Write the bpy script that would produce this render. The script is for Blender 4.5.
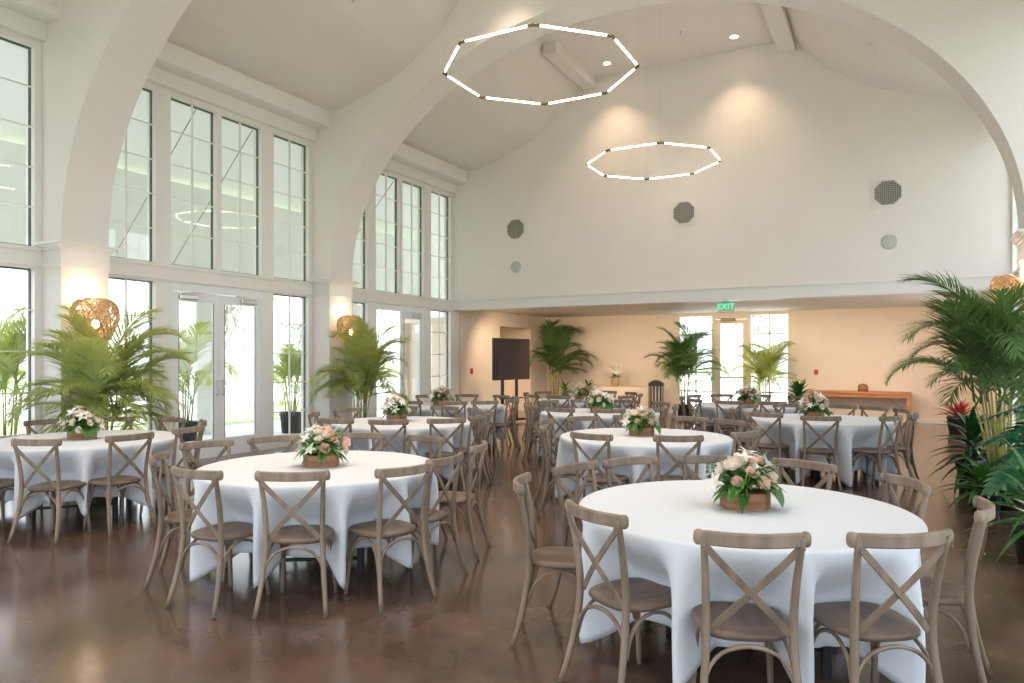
import bpy, math, random
from mathutils import Vector, Matrix
R_ = math.radians
PI = math.pi
for o in list(bpy.data.objects): bpy.data.objects.remove(o)
COL = bpy.context.scene.collection
SC = bpy.context.scene

# ------------------------------------------------------------------ camera
cam_d = bpy.data.cameras.new('camera'); cam = bpy.data.objects.new('camera', cam_d); COL.objects.link(cam)
cam.location = (0, 0, 1.6); cam.rotation_euler = (R_(90), 0, R_(28.4))
cam_d.sensor_width = 36; cam_d.lens = 710/1024*36; cam_d.shift_y = 16/1024
cam_d.clip_start = .05; cam_d.clip_end = 500
SC.camera = cam

# ------------------------------------------------------------------ world, sun, exposure
W = bpy.data.worlds.new('sky'); SC.world = W; W.use_nodes = True
wn = W.node_tree; wn.nodes.clear()
tc = wn.nodes.new('ShaderNodeTexCoord'); sep = wn.nodes.new('ShaderNodeSeparateXYZ')
rmp = wn.nodes.new('ShaderNodeValToRGB'); bg = wn.nodes.new('ShaderNodeBackground'); wo = wn.nodes.new('ShaderNodeOutputWorld')
wn.links.new(tc.outputs['Generated'], sep.inputs[0]); wn.links.new(sep.outputs['Z'], rmp.inputs[0])
rmp.color_ramp.elements[0].position = 0; rmp.color_ramp.elements[0].color = (.88, .94, 1, 1)
rmp.color_ramp.elements[1].position = .8; rmp.color_ramp.elements[1].color = (.72, .82, 1, 1)
wn.links.new(rmp.outputs[0], bg.inputs[0]); bg.inputs[1].default_value = 2.5
wn.links.new(bg.outputs[0], wo.inputs[0])
sd = bpy.data.lights.new('sun', 'SUN'); so = bpy.data.objects.new('sun', sd); COL.objects.link(so)
sd.energy = 4.5; sd.angle = R_(2); sd.color = (1, .95, .86)
so.rotation_euler = (R_(-38), 0, R_(-20))        # high sun behind the alcove end
so.location = (0, 40, 30)
SC.view_settings.view_transform = 'Standard'; SC.view_settings.look = 'None'
SC.view_settings.gamma = 1; SC.view_settings.use_curve_mapping = False
SC.view_settings.exposure = 0.88
SC.cycles.max_bounces = 12; SC.cycles.diffuse_bounces = 7; SC.cycles.transparent_max_bounces = 24

# ------------------------------------------------------------------ helpers
def tag(o, label=None, cat=None, group=None, kind=None):
    if label: o['label'] = label
    if cat: o['category'] = cat
    if group: o['group'] = group
    if kind: o['kind'] = kind
    return o
def empty(name, loc=(0,0,0), rz=0, label=None, cat=None, group=None, kind=None):
    o = bpy.data.objects.new(name, None); COL.objects.link(o); o.location = loc; o.rotation_euler = (0,0,rz)
    o.empty_display_size = .1
    return tag(o, label, cat, group, kind)
def copy_tree(o, parent=None):
    c = o.copy(); COL.objects.link(c)
    if parent: c.parent = parent
    for ch in list(o.children): copy_tree(ch, c)
    return c

class MB:
    def __init__(s): s.v = []; s.f = []; s.sm = []
    def add(s, vs, fs, smooth=False, M=None):
        n = len(s.v)
        for p in vs:
            p = Vector(p)
            if M: p = M @ p
            s.v.append(tuple(p))
        for f in fs: s.f.append(tuple(i+n for i in f)); s.sm.append(smooth)
        return s
    def box(s, x0, x1, y0, y1, z0, z1, M=None):
        if x0 > x1: x0, x1 = x1, x0
        if y0 > y1: y0, y1 = y1, y0
        if z0 > z1: z0, z1 = z1, z0
        v = [(x0,y0,z0),(x1,y0,z0),(x1,y1,z0),(x0,y1,z0),(x0,y0,z1),(x1,y0,z1),(x1,y1,z1),(x0,y1,z1)]
        return s.add(v, [(0,3,2,1),(4,5,6,7),(0,1,5,4),(1,2,6,5),(2,3,7,6),(3,0,4,7)], False, M)
    def rbox(s, x0, x1, y0, y1, z0, z1, b=.01, M=None):        # box with chamfered vertical and top edges
        pl = [(x0+b,y0),(x1-b,y0),(x1,y0+b),(x1,y1-b),(x1-b,y1),(x0+b,y1),(x0,y1-b),(x0,y0+b)]
        cx, cy = (x0+x1)/2, (y0+y1)/2
        def ins(p): return (p[0]+(b if p[0]<cx else -b)*.7, p[1]+(b if p[1]<cy else -b)*.7)
        v = []
        for z, q in ((z0,1),(z0+b,0),(z1-b,0),(z1,1)):
            for p in pl:
                a = ins(p) if q else p
                v.append((a[0],a[1],z))
        f = [tuple(range(7,-1,-1)), tuple(range(24,32))]
        for k in range(3):
            for i in range(8):
                j = (i+1) % 8; f.append((k*8+i, k*8+j, k*8+8+j, k*8+8+i))
        return s.add(v, f, False, M)
    def tube(s, pts, rad, n=8, cap=True, closed=False, M=None):
        pts = [Vector(p) for p in pts]; N = len(pts)
        if not isinstance(rad, (list, tuple)): rad = [rad]*N
        up = Vector((0,0,1)); vs = []; prev = None
        for i, p in enumerate(pts):
            if closed: d = pts[(i+1)%N]-pts[i-1]
            else: d = pts[min(i+1,N-1)]-pts[max(i-1,0)]
            d.normalize()
            if prev is None:
                a = d.cross(up)
                if a.length < .05: a = d.cross(Vector((1,0,0)))
            else:
                a = prev - d*prev.dot(d)
            a.normalize(); prev = a.copy(); b = d.cross(a)
            for k in range(n):
                t = 2*PI*k/n; vs.append(p + (a*math.cos(t)+b*math.sin(t))*rad[i])
        fs = []
        for i in range(N if closed else N-1):
            i2 = (i+1) % N
            for k in range(n):
                k2 = (k+1) % n; fs.append((i*n+k, i*n+k2, i2*n+k2, i2*n+k))
        if cap and not closed: fs.append(tuple(range(n-1,-1,-1))); fs.append(tuple((N-1)*n+k for k in range(n)))
        return s.add(vs, fs, True, M)
    def band(s, pts, w, t, wdir=(0,0,1), M=None, ends=0, wscale=None):   # rectangular section swept along pts; w along wdir, t across
        pts = [Vector(p) for p in pts]; N = len(pts); wd = Vector(wdir); vs = []
        for i, p in enumerate(pts):
            d = (pts[min(i+1,N-1)]-pts[max(i-1,0)]).normalized()
            wv = (wd - d*wd.dot(d)).normalized(); tv = d.cross(wv)
            ww = w*(wscale[i] if wscale else 1)/2; tt = t/2; c = min(ww,tt)*.45
            for (a,b) in ((-ww+c,-tt),(ww-c,-tt),(ww,-tt+c),(ww,tt-c),(ww-c,tt),(-ww+c,tt),(-ww,tt-c),(-ww,-tt+c)):
                vs.append(p+wv*a+tv*b)
        fs = [tuple(range(7,-1,-1)), tuple((N-1)*8+k for k in range(8))]
        for i in range(N-1):
            for k in range(8):
                k2 = (k+1)%8; fs.append((i*8+k,i*8+k2,i*8+8+k2,i*8+8+k))
        return s.add(vs, fs, False, M)
    def lathe(s, prof, n=20, M=None, cap=True, smooth=True):
        vs = []; 
        for r, z in prof:
            for k in range(n):
                a = 2*PI*k/n; vs.append((r*math.cos(a), r*math.sin(a), z))
        fs = []
        for i in range(len(prof)-1):
            for k in range(n):
                k2 = (k+1)%n; fs.append((i*n+k,i*n+k2,i*n+n+k2,i*n+n+k))
        if cap: fs.append(tuple(range(n-1,-1,-1))); fs.append(tuple((len(prof)-1)*n+k for k in range(n)))
        return s.add(vs, fs, smooth, M)
    def grid(s, rows, smooth=True, M=None, close=False):
        n = len(rows[0]); vs = [p for r in rows for p in r]; fs = []
        for i in range(len(rows)-1):
            for k in range(n if close else n-1):
                k2 = (k+1)%n; fs.append((i*n+k,i*n+k2,i*n+n+k2,i*n+n+k))
        return s.add(vs, fs, smooth, M)
    def extr(s, poly, axis, a0, a1):       # polygon extruded along axis 'x' or 'y'; poly in the other two coords
        n = len(poly); vs = []
        for a in (a0, a1):
            for p in poly:
                vs.append((a,p[0],p[1]) if axis=='x' else ((p[0],a,p[1]) if axis=='y' else (p[0],p[1],a)))
        fs = [tuple(range(n)), tuple(range(2*n-1,n-1,-1))]
        for i in range(n): j=(i+1)%n; fs.append((i,i+n,j+n,j))
        return s.add(vs, fs)
    def mesh(s, name):
        me = bpy.data.meshes.new(name); me.from_pydata(s.v, [], s.f)
        me.polygons.foreach_set('use_smooth', s.sm); me.update(); return me
    def build(s, name, mat, parent=None, loc=None, fix=True):
        me = s.mesh(name)
        if fix:
            import bmesh
            bm = bmesh.new(); bm.from_mesh(me); bmesh.ops.recalc_face_normals(bm, faces=bm.faces); bm.to_mesh(me); bm.free()
        for m in (mat if isinstance(mat,(list,tuple)) else [mat]): me.materials.append(m)
        o = bpy.data.objects.new(name, me); COL.objects.link(o)
        if parent: o.parent = parent
        if loc: o.location = loc
        return o
def struct(name, mb, mat, label):
    return tag(mb.build(name, mat), label, None, None, 'structure')

# ------------------------------------------------------------------ materials
def mat(name, col, rough=.6, metal=0, spec=.5, var=0, scale=8, bump=0, stretch=(1,1,1), emit=None, estr=0, transl=0, objvar=0, coord='Object', detail=4, coat=0):
    m = bpy.data.materials.new(name); m.use_nodes = True; nt = m.node_tree; p = nt.nodes['Principled BSDF']
    p.inputs['Base Color'].default_value = (*col, 1); p.inputs['Roughness'].default_value = rough
    p.inputs['Metallic'].default_value = metal; p.inputs['Specular IOR Level'].default_value = spec
    if coat: p.inputs['Coat Weight'].default_value = coat
    if var or bump:
        t = nt.nodes.new('ShaderNodeTexCoord'); mp = nt.nodes.new('ShaderNodeMapping'); mp.inputs['Scale'].default_value = stretch
        nz = nt.nodes.new('ShaderNodeTexNoise'); nz.inputs['Scale'].default_value = scale; nz.inputs['Detail'].default_value = detail
        nt.links.new(t.outputs[coord], mp.inputs[0]); nt.links.new(mp.outputs[0], nz.inputs[0])
        if var:
            r = nt.nodes.new('ShaderNodeValToRGB')
            r.color_ramp.elements[0].position = .3; r.color_ramp.elements[1].position = .7
            r.color_ramp.elements[0].color = tuple(c*(1-var) for c in col)+(1,); r.color_ramp.elements[1].color = tuple(min(1,c*(1+var)) for c in col)+(1,)
            nt.links.new(nz.outputs['Fac'], r.inputs[0]); src = r.outputs[0]
            if objvar:
                oi = nt.nodes.new('ShaderNodeObjectInfo'); hs = nt.nodes.new('ShaderNodeHueSaturation'); mr = nt.nodes.new('ShaderNodeMapRange')
                mr.inputs['To Min'].default_value = 1-objvar; mr.inputs['To Max'].default_value = 1+objvar
                nt.links.new(oi.outputs['Random'], mr.inputs[0]); nt.links.new(mr.outputs[0], hs.inputs['Value']); nt.links.new(src, hs.inputs['Color']); src = hs.outputs[0]
            nt.links.new(src, p.inputs['Base Color'])
        if bump:
            b = nt.nodes.new('ShaderNodeBump'); b.inputs['Strength'].default_value = bump; b.inputs['Distance'].default_value = .01
            nt.links.new(nz.outputs['Fac'], b.inputs['Height']); nt.links.new(b.outputs[0], p.inputs['Normal'])
    if emit: p.inputs['Emission Color'].default_value = (*emit,1); p.inputs['Emission Strength'].default_value = estr
    if transl:
        out = nt.nodes['Material Output']; tr = nt.nodes.new('ShaderNodeBsdfTranslucent'); mx = nt.nodes.new('ShaderNodeMixShader'); mx.inputs[0].default_value = transl
        tr.inputs[0].default_value = (min(1,col[0]*1.5), min(1,col[1]*1.4), col[2]*1.0, 1)
        nt.links.new(p.outputs[0], mx.inputs[1]); nt.links.new(tr.outputs[0], mx.inputs[2]); nt.links.new(mx.outputs[0], out.inputs[0])
    return m
WHITE = mat('warm_white_paint', (.79,.74,.705), .55, var=.015, scale=1.5)
CEIL = mat('ceiling_paint', (.745,.69,.635), .7, var=.015, scale=1.2)
TRIM = mat('trim_paint', (.80,.77,.74), .35)
PORCH = mat('sage_porch_paint', (.94,.96,.93), .6)
ALCOVE = mat('alcove_paint', (.78,.67,.56), .55, var=.02, scale=2)
DOORW = mat('white_door_enamel', (.80,.82,.83), .3)
SASH = mat('dark_green_sash', (.03,.05,.045), .4)
STEEL = mat('satin_steel', (.62,.60,.56), .3, metal=1)
BLACK = mat('black_metal', (.015,.015,.017), .4)
WOOD = mat('weathered_chair_wood', (.215,.160,.118), .5, var=.36, scale=14, stretch=(1,1,.16), bump=.15, objvar=.12, detail=6)
SEATW = mat('weathered_seat_wood', (.150,.103,.075), .42, var=.30, scale=16, stretch=(1,.14,1), bump=.12, objvar=.12, detail=6)
CLOTH = mat('white_table_linen', (.67,.71,.77), .85, spec=.2, var=.02, scale=400, bump=.05)
BOXW = mat('cedar_box_wood', (.30,.135,.07), .6, var=.35, scale=12, stretch=(.25,.25,3), bump=.2)
CONW = mat('orange_stained_pine', (.52,.22,.09), .45, var=.3, scale=9, stretch=(.15,2,2), bump=.1)
TABLEW = mat('plywood_tabletop', (.5,.38,.25), .6, var=.15)
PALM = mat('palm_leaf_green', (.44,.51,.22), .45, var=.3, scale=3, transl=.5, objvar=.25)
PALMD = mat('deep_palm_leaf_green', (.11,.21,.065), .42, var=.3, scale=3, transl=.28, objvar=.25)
CANE = mat('yellow_green_cane', (.38,.34,.10), .5, var=.3, scale=6, stretch=(1,1,3))
LEAFD = mat('dark_glossy_leaf', (.018,.085,.022), .28, var=.35, scale=8, transl=.15, objvar=.3)
LEAFM = mat('mid_green_leaf', (.05,.17,.03), .4, var=.35, scale=10, transl=.25, objvar=.3)
LEAFB = mat('blue_green_monstera_leaf', (.02,.14,.07), .25, var=.3, scale=8, transl=.15, objvar=.2)
REDL = mat('red_bromeliad_leaf', (.28,.05,.03), .35, var=.4, scale=10, transl=.2, objvar=.3)
POT = mat('black_plastic_pot', (.012,.012,.013), .45)
POTT = mat('tan_basket_weave', (.45,.33,.20), .8, var=.3, scale=60, bump=.5)
SOIL = mat('potting_soil', (.03,.02,.014), .95, var=.4, scale=40)
ROSEP = mat('peach_pink_petal', (.85,.58,.53), .6, var=.12, scale=20, transl=.25)
ROSEW = mat('blush_white_petal', (.87,.77,.73), .6, var=.08, scale=20, transl=.25)
LILYW = mat('white_petal', (.86,.84,.80), .5, var=.05, scale=20, transl=.25)
STAM = mat('yellow_stamen', (.6,.38,.05), .7)
WICK = mat('woven_seagrass', (.58,.40,.20), .7, var=.35, scale=30, bump=.4)
BULB = mat('warm_bulb', (1,.8,.55), .4, emit=(1,.72,.42), estr=9)
RINGE = mat('ring_light_diffuser', (1,.95,.88), .4, emit=(1,.86,.70), estr=9)
BRASS = mat('dull_brass_connector', (.25,.19,.12), .4, metal=.6)
LAMPE = mat('downlight_lens', (1,.9,.8), .4, emit=(1,.85,.66), estr=14)
SCRN = mat('dark_screen_glass', (.05,.028,.022), .4, spec=.25)
GRILL = mat('grey_speaker_mesh', (.16,.15,.14), .7, var=.5, scale=160)
PLATE = mat('pale_grey_cover', (.50,.50,.46), .6)
REDP = mat('red_alarm_plastic', (.5,.05,.04), .4)
SIGN = mat('sign_housing', (.42,.56,.45), .4)
EXITG = mat('green_exit_letters', (.02,.6,.2), .4, emit=(.12,.85,.40), estr=.75)
BINB = mat('dark_slatted_bin', (.035,.03,.03), .5)
BINL = mat('grey_bin_slat', (.40,.37,.35), .5)
CERAM = mat('white_ceramic', (.8,.78,.74), .25)
PAVE = mat('pale_patio_concrete', (.74,.73,.71), .8, var=.06, scale=2)
GRASS = mat('lawn_grass', (.30,.33,.16), .9, var=.3, scale=3)
BARK = mat('oak_bark', (.33,.29,.25), .9, var=.3, scale=5)
TREEG = mat('distant_tree_foliage', (.22,.28,.15), .8, var=.4, scale=2)
def glass():
    m = bpy.data.materials.new('window_glass'); m.use_nodes = True; nt = m.node_tree; nt.nodes.clear()
    out = nt.nodes.new('ShaderNodeOutputMaterial'); tr = nt.nodes.new('ShaderNodeBsdfTransparent'); gl = nt.nodes.new('ShaderNodeBsdfGlossy')
    lw = nt.nodes.new('ShaderNodeLayerWeight'); lw.inputs[0].default_value = .5; pw = nt.nodes.new('ShaderNodeMath'); pw.operation = 'POWER'; pw.inputs[1].default_value = 3.5; fr = nt.nodes.new('ShaderNodeMath'); fr.operation = 'MULTIPLY_ADD'; fr.inputs[1].default_value = .75; fr.inputs[2].default_value = .05; mx = nt.nodes.new('ShaderNodeMixShader')
    tr.inputs[0].default_value = (.955,.965,.96,1); gl.inputs['Roughness'].default_value = .02; nt.links.new(lw.outputs['Facing'], pw.inputs[0]); nt.links.new(pw.outputs[0], fr.inputs[0])
    nt.links.new(fr.outputs[0], mx.inputs[0]); nt.links.new(tr.outputs[0], mx.inputs[1]); nt.links.new(gl.outputs[0], mx.inputs[2]); nt.links.new(mx.outputs[0], out.inputs[0])
    return m
GLASS = glass()
def floor_mat():
    m = bpy.data.materials.new('polished_brown_concrete'); m.use_nodes = True; nt = m.node_tree; p = nt.nodes['Principled BSDF']; L = nt.links
    t = nt.nodes.new('ShaderNodeTexCoord')
    n1 = nt.nodes.new('ShaderNodeTexNoise'); n1.inputs['Scale'].default_value = 1.8; n1.inputs['Detail'].default_value = 6; n1.inputs['Roughness'].default_value = .5
    n1.inputs['Distortion'].default_value = .2
    L.new(t.outputs['Object'], n1.inputs[0])
    r = nt.nodes.new('ShaderNodeValToRGB'); e = r.color_ramp.elements
    e[0].position = .3; e[0].color = (.072,.045,.034,1); e[1].position = .7; e[1].color = (.135,.085,.062,1)
    L.new(n1.outputs['Fac'], r.inputs[0])
    n2 = nt.nodes.new('ShaderNodeTexNoise'); n2.inputs['Scale'].default_value = 9; n2.inputs['Detail'].default_value = 2; L.new(t.outputs['Object'], n2.inputs[0])
    r2 = nt.nodes.new('ShaderNodeValToRGB'); r2.color_ramp.elements[0].position = .35; r2.color_ramp.elements[0].color = (.93,.93,.93,1); r2.color_ramp.elements[1].position = .6; r2.color_ramp.elements[1].color = (1.03,1.03,1.03,1)
    L.new(n2.outputs['Fac'], r2.inputs[0])
    mu = nt.nodes.new('ShaderNodeMix'); mu.data_type = 'RGBA'; mu.blend_type = 'MULTIPLY'; mu.inputs[0].default_value = 1
    L.new(r.outputs[0], mu.inputs[6]); L.new(r2.outputs[0], mu.inputs[7])
    # saw-cut joints every 3.05 m
    sp = nt.nodes.new('ShaderNodeSeparateXYZ'); L.new(t.outputs['Object'], sp.inputs[0])
    outs = []
    for ax, off in (('Y', .88), ('Y', .88)):
        a = nt.nodes.new('ShaderNodeMath'); a.operation = 'SUBTRACT'; a.inputs[1].default_value = off - 30.5; L.new(sp.outputs[ax], a.inputs[0])
        b = nt.nodes.new('ShaderNodeMath'); b.operation = 'MODULO'; b.inputs[1].default_value = 6.1; L.new(a.outputs[0], b.inputs[0])
        c = nt.nodes.new('ShaderNodeMath'); c.operation = 'LESS_THAN'; c.inputs[1].default_value = .009; L.new(b.outputs[0], c.inputs[0]); outs.append(c)
    mxm = nt.nodes.new('ShaderNodeMath'); mxm.operation = 'MAXIMUM'; L.new(outs[0].outputs[0], mxm.inputs[0]); L.new(outs[1].outputs[0], mxm.inputs[1])
    m2 = nt.nodes.new('ShaderNodeMix'); m2.data_type = 'RGBA'; L.new(mxm.outputs[0], m2.inputs[0]); L.new(mu.outputs[2], m2.inputs[6]); m2.inputs[7].default_value = (.30,.22,.15,1)  # joint colour made paler to stand for the light it reflects
    L.new(m2.outputs[2], p.inputs['Base Color'])
    rr = nt.nodes.new('ShaderNodeMapRange'); rr.inputs['To Min'].default_value = .17; rr.inputs['To Max'].default_value = .17; L.new(n1.outputs['Fac'], rr.inputs[0]); L.new(rr.outputs[0], p.inputs['Roughness'])
    bp = nt.nodes.new('ShaderNodeBump'); bp.inputs['Strength'].default_value = 0; bp.inputs['Distance'].default_value = .01; L.new(n2.outputs['Fac'], bp.inputs['Height']); L.new(bp.outputs[0], p.inputs['Normal'])
    p.inputs['Specular IOR Level'].default_value = .6
    return m
FLOOR = floor_mat()

# ------------------------------------------------------------------ room constants
XL, XR = -9.64, 1.74; XC = (XL+XR)/2; P = .42; YB = 14.75; YF = -3.85; YA = 20.1
ARCHES = [(.35,.96), (5.15,5.76), (9.95,10.57)]
BAYS = [-3.85, .96, 5.76, 10.57]
ZT, ZS = 2.73, 3.01            # transom band between lower and upper windows
def ceil_z(x):
    d = abs(x-XC); pts = [(0,7.8),(2.2,7.8),(2.25,7.72),(2.8,7.11),(3.3,6.75),(3.70,6.55),(4.5,6.27),(5.1,6.16),(5.9,6.13)]
    for (a,za),(b,zb) in zip(pts, pts[1:]):
        if d <= b: return za+(zb-za)*(d-a)/(b-a)
    return 6.13
xs_c = [XC+d for d in (-5.9,-5.69,-5.4,-5.1,-4.8,-4.5,-4.1,-3.7,-3.5,-3.3,-3.05,-2.8,-2.5,-2.25,-2.2,0,2.2,2.25,2.5,2.8,3.05,3.3,3.5,3.7,4.1,4.5,4.8,5.1,5.4,5.69,5.9)]

# floor
f = MB(); f.box(XL-.2, XR+.2, YF-.2, YA+.2, -.2, 0); f.box(XL-3.2, XL-.2, 16.8, 19.4, -.2, 0)
struct('floor', f, FLOOR, 'polished brown stained concrete floor with saw cut joints')
# main ceiling (solid slab following the flared profile)
c = MB(); low = [(x, ceil_z(x)) for x in xs_c]; c.extr(low+[(XR+.3, 8.3),(XL-.3, 8.3)], 'y', YF-.2, YB+.3)
struct('ceiling', c, CEIL, 'cream ceiling with flat centre and flared sloping sides')
n = 0
for (x0,x1,lab) in ((-6.14,-5.86,'left'),(-2.02,-1.72,'right')):
    b = MB()
    b.box(x0,x1,12.65,YB,7.58,7.85)
    n += 1; struct('trim_%d'%n, b, CEIL, 'boxed beam running along the %s edge of the flat ceiling'%lab)
# arches
RX, RZ, ZSP = (XR-XL)/2-P, 3.95, 3.07
def arch_z(x):
    q = (x-XC)/RX
    return ZSP+RZ*math.sqrt(max(0,1-q*q))
for k,(y0,y1) in enumerate(ARCHES):
    m = MB(); N = 96; xs = [XC-RX*math.cos(PI*i/N) for i in range(N+1)]
    low = [(x,y0,arch_z(x)) for x in xs]; low2 = [(x,y1,arch_z(x)) for x in xs]
    up = [(x,y0,ceil_z(x)+.15) for x in xs]; up2 = [(x,y1,ceil_z(x)+.15) for x in xs]
    m.grid([low,low2]); m.grid([low,up], False); m.grid([low2,up2], False)
    for s,xw in ((1,XL),(-1,XR)):
        m.box(xw-s*.02, xw+s*P, y0, y1, 0, 6.3)
    o = tag(m.build('wall_arch_%s'%('rear','middle','far')[k], WHITE), '%s plaster arch spanning the hall on two square piers'%('overhead nearest','nearer of two visible wide','farther of two visible wide')[k], None, None, 'structure')
    for s,xw in ((1,XL),(-1,XR)):            # capital mouldings
        c = MB(); xf = xw+s*P
        prof = [(0,2.70),(.018,2.70),(.018,2.74),(.0,2.76)]
        c.box(xw, xf+s*.018, y0-.018, y1+.018, 2.745, 2.775)
        c.box(xw, xf+s*.012, y0-.012, y1+.012, 2.775, 2.965)
        c.box(xw, xf+s*.035, y0-.035, y1+.035, 2.965, 3.00)
        c.box(xw, xf+s*.065, y0-.065, y1+.065, 3.00, 3.03)
        c.box(xw, xf+s*.095, y0-.095, y1+.095, 3.03, 3.065)
        c.box(xw, xf+s*.02, y0-.02, y1+.02, 0, .14)
        n += 1; struct('trim_%d'%n, c, TRIM, 'stepped capital and plinth round the %s pier of the %s arch'%('left' if s>0 else 'right', ('overhead','nearer','farther')[k]))

# ------------------------------------------------------------------ window walls
UN = [(.13,.98),(1.23,2.05),(2.15,2.98),(3.25,4.10)]
wn_ = 0; dn_ = 0
def side_wall(side):
    global wn_, dn_, n
    s = 1 if side == 'left' else -1; xw = XL if s > 0 else XR
    def X(d): return xw - s*d              # d = distance outwards from the inner wall face
    w = MB()
    for b in BAYS:
        L = 4.19
        w.box(X(0),X(.2), b-.01, b+L+.01, 5.56, 6.35); w.box(X(0),X(.2), b, b+L, ZT, ZS); w.box(X(0),X(.2), b, b+UN[0][1]+.25, 0, .10); w.box(X(0),X(.2), b+UN[3][0]-.27, b+L, 0, .10)
        for a0,a1 in ((0,UN[0][0]),(UN[0][1],UN[1][0]),(UN[2][1],UN[3][0]),(UN[3][1],L)): w.box(X(.004),X(.2), b+a0, b+a1, .05, 5.6)
        w.box(X(.004),X(.16), b+UN[1][1], b+UN[2][0], ZS, 5.6)
    for y0,y1 in ARCHES: w.box(X(.006),X(.2), y0, y1, 0, 6.35)
    w.box(X(0),X(.2), YF-.2, YF, 0, 6.35); w.box(X(0),X(.2), YB-.01, YB+.3, 0, 6.35)
    struct('wall_%s'%side, w, TRIM, 'white %s window wall of mullions, headers and transom band'%side)
    # cornice boxes
    c = MB(); ys = [YF]+[v for a in ARCHES for v in a]+[YB]
    for a0,a1 in zip(ys[::2], ys[1::2]):
        c.box(X(0),X(-P), a0,a1, 5.86, 6.20); c.box(X(0),X(-.10), a0,a1, 5.64, 5.86); c.box(X(0),X(-.03), a0,a1, 2.76,2.98); c.box(X(0),X(-.05), a0,a1,2.95,3.0)
    n += 1; struct('trim_%d'%n, c, TRIM, 'stepped box cornice above the %s windows and moulding on their transom'%side)
    for bi,b in enumerate(BAYS):
        for ui,(a0,a1) in enumerate(UN):
            rows = [(ZS,5.56,5,'upper')]
            if ui in (0,3): rows.append((.10,ZT,5,'lower'))
            for z0,z1,nr,lv in rows:
                wn_ += 1
                lab = {0:'nearest end',1:'near middle',2:'far middle',3:'far end'}[ui]
                bl = ('behind the camera','before the nearer arch','between the two arches','beyond the farther arch')[bi]
                root = empty('window_%d'%wn_, (xw, b+a0, z0), 0, '%s %s %s wall window of white muntins, %s'%(lab, lv, side, bl), None, None, 'structure')
                g = MB(); g.box(-s*.060,-s*.064, .005,a1-a0-.005,.005,z1-z0-.005); g.build('glass', GLASS, root)
                m = MB(); wd = a1-a0; hh = z1-z0
                for i in range(1,nr): m.box(-s*.045,-s*.080, 0,wd, hh*i/nr-.008, hh*i/nr+.008)
                m.box(-s*.045,-s*.080, wd/2-.008, wd/2+.008, 0, hh); m.build('muntins', TRIM, root)
                d = MB(); q=.016
                d.box(-s*.09,-s*.125,0,q,0,hh); d.box(-s*.09,-s*.125,wd-q,wd,0,hh); d.box(-s*.09,-s*.125,q,wd-q,0,.02); d.box(-s*.09,-s*.125,q,wd-q,hh-.02,hh); d.build('sash', SASH, root)
        # pair of glazed doors
        dn_ += 1; y0 = b+UN[0][1]+.25; y1 = b+UN[3][0]-.27
        bl = ('behind the camera','before the nearer arch','between the two arches','beyond the farther arch')[bi]
        root = empty('door_%d'%dn_, (xw, y0, 0), 0, 'white double glazed door in the %s wall %s'%(side,bl), None, None, 'structure')
        W_ = y1-y0; fr = MB(); fr.box(0,-s*.15,0,.03,0,ZT); fr.box(0,-s*.15,W_-.03,W_,0,ZT); fr.box(0,-s*.15,.03,W_-.03,2.62,ZT); fr.box(0,-s*.2,.03,W_-.03,0,.012); fr.build('frame', DOORW, root)
        lw = (W_-.06)/2
        for k in (0,1):
            # leaf modelled with the hinge at local y=0, opening at y=lw
            op = R_(-62)*s if (side=='left' and bi==3 and k==0) else 0
            e = MB(); st=.105
            e.box(0,.045,0,st,.015,2.61); e.box(0,.045,lw-st,lw-.003,.015,2.61); e.box(0,.045,st,lw-st,.015,.29); e.box(0,.045,st,lw-st,2.47,2.61)
            for hz in (.3,1.3,2.3): e.tube([(.0,-.004,hz),(.0,-.004,hz+.11)],.008,6)
            lf = e.build('door_leaf', DOORW, root)
            lf.location = (-s*.055 - (0 if s>0 else 0), .03 if k==0 else W_-.03, 0)
            sy = 1 if k==0 else -1
            lf.scale = (1 if s>0 else -1, sy, 1)
            # hinge-local frame: +x is inwards for the left wall
            if op: lf.rotation_euler = (0,0,R_(62))
            g = MB(); g.box(.020,.026,st,lw-st,.29,2.47); g.build('glass', GLASS, lf)
            gk = MB(); gk.box(.045,.047,st,st+.008,.29,2.47); gk.box(.045,.047,lw-st-.014,lw-st,.29,2.47); gk.build('glazing_gasket', SASH, lf)
            cl = MB(); cl.rbox(.046,.10,.10,.42,2.50,2.57,.008); cl.tube([(.09,.14,2.58),(.12,.30,2.60),(.05,.52,2.615)],.008,6); cl.build('door_closer', STEEL, lf)
            hd = MB(); hd.tube([(.045,lw-.05,1.0),(.09,lw-.05,1.0),(.10,lw-.05,1.03),(.10,lw-.05,1.19),(.09,lw-.05,1.22),(.045,lw-.05,1.22)],.011,8); hd.build('door_handle', STEEL, lf)
side_wall('left'); side_wall('right')

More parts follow.
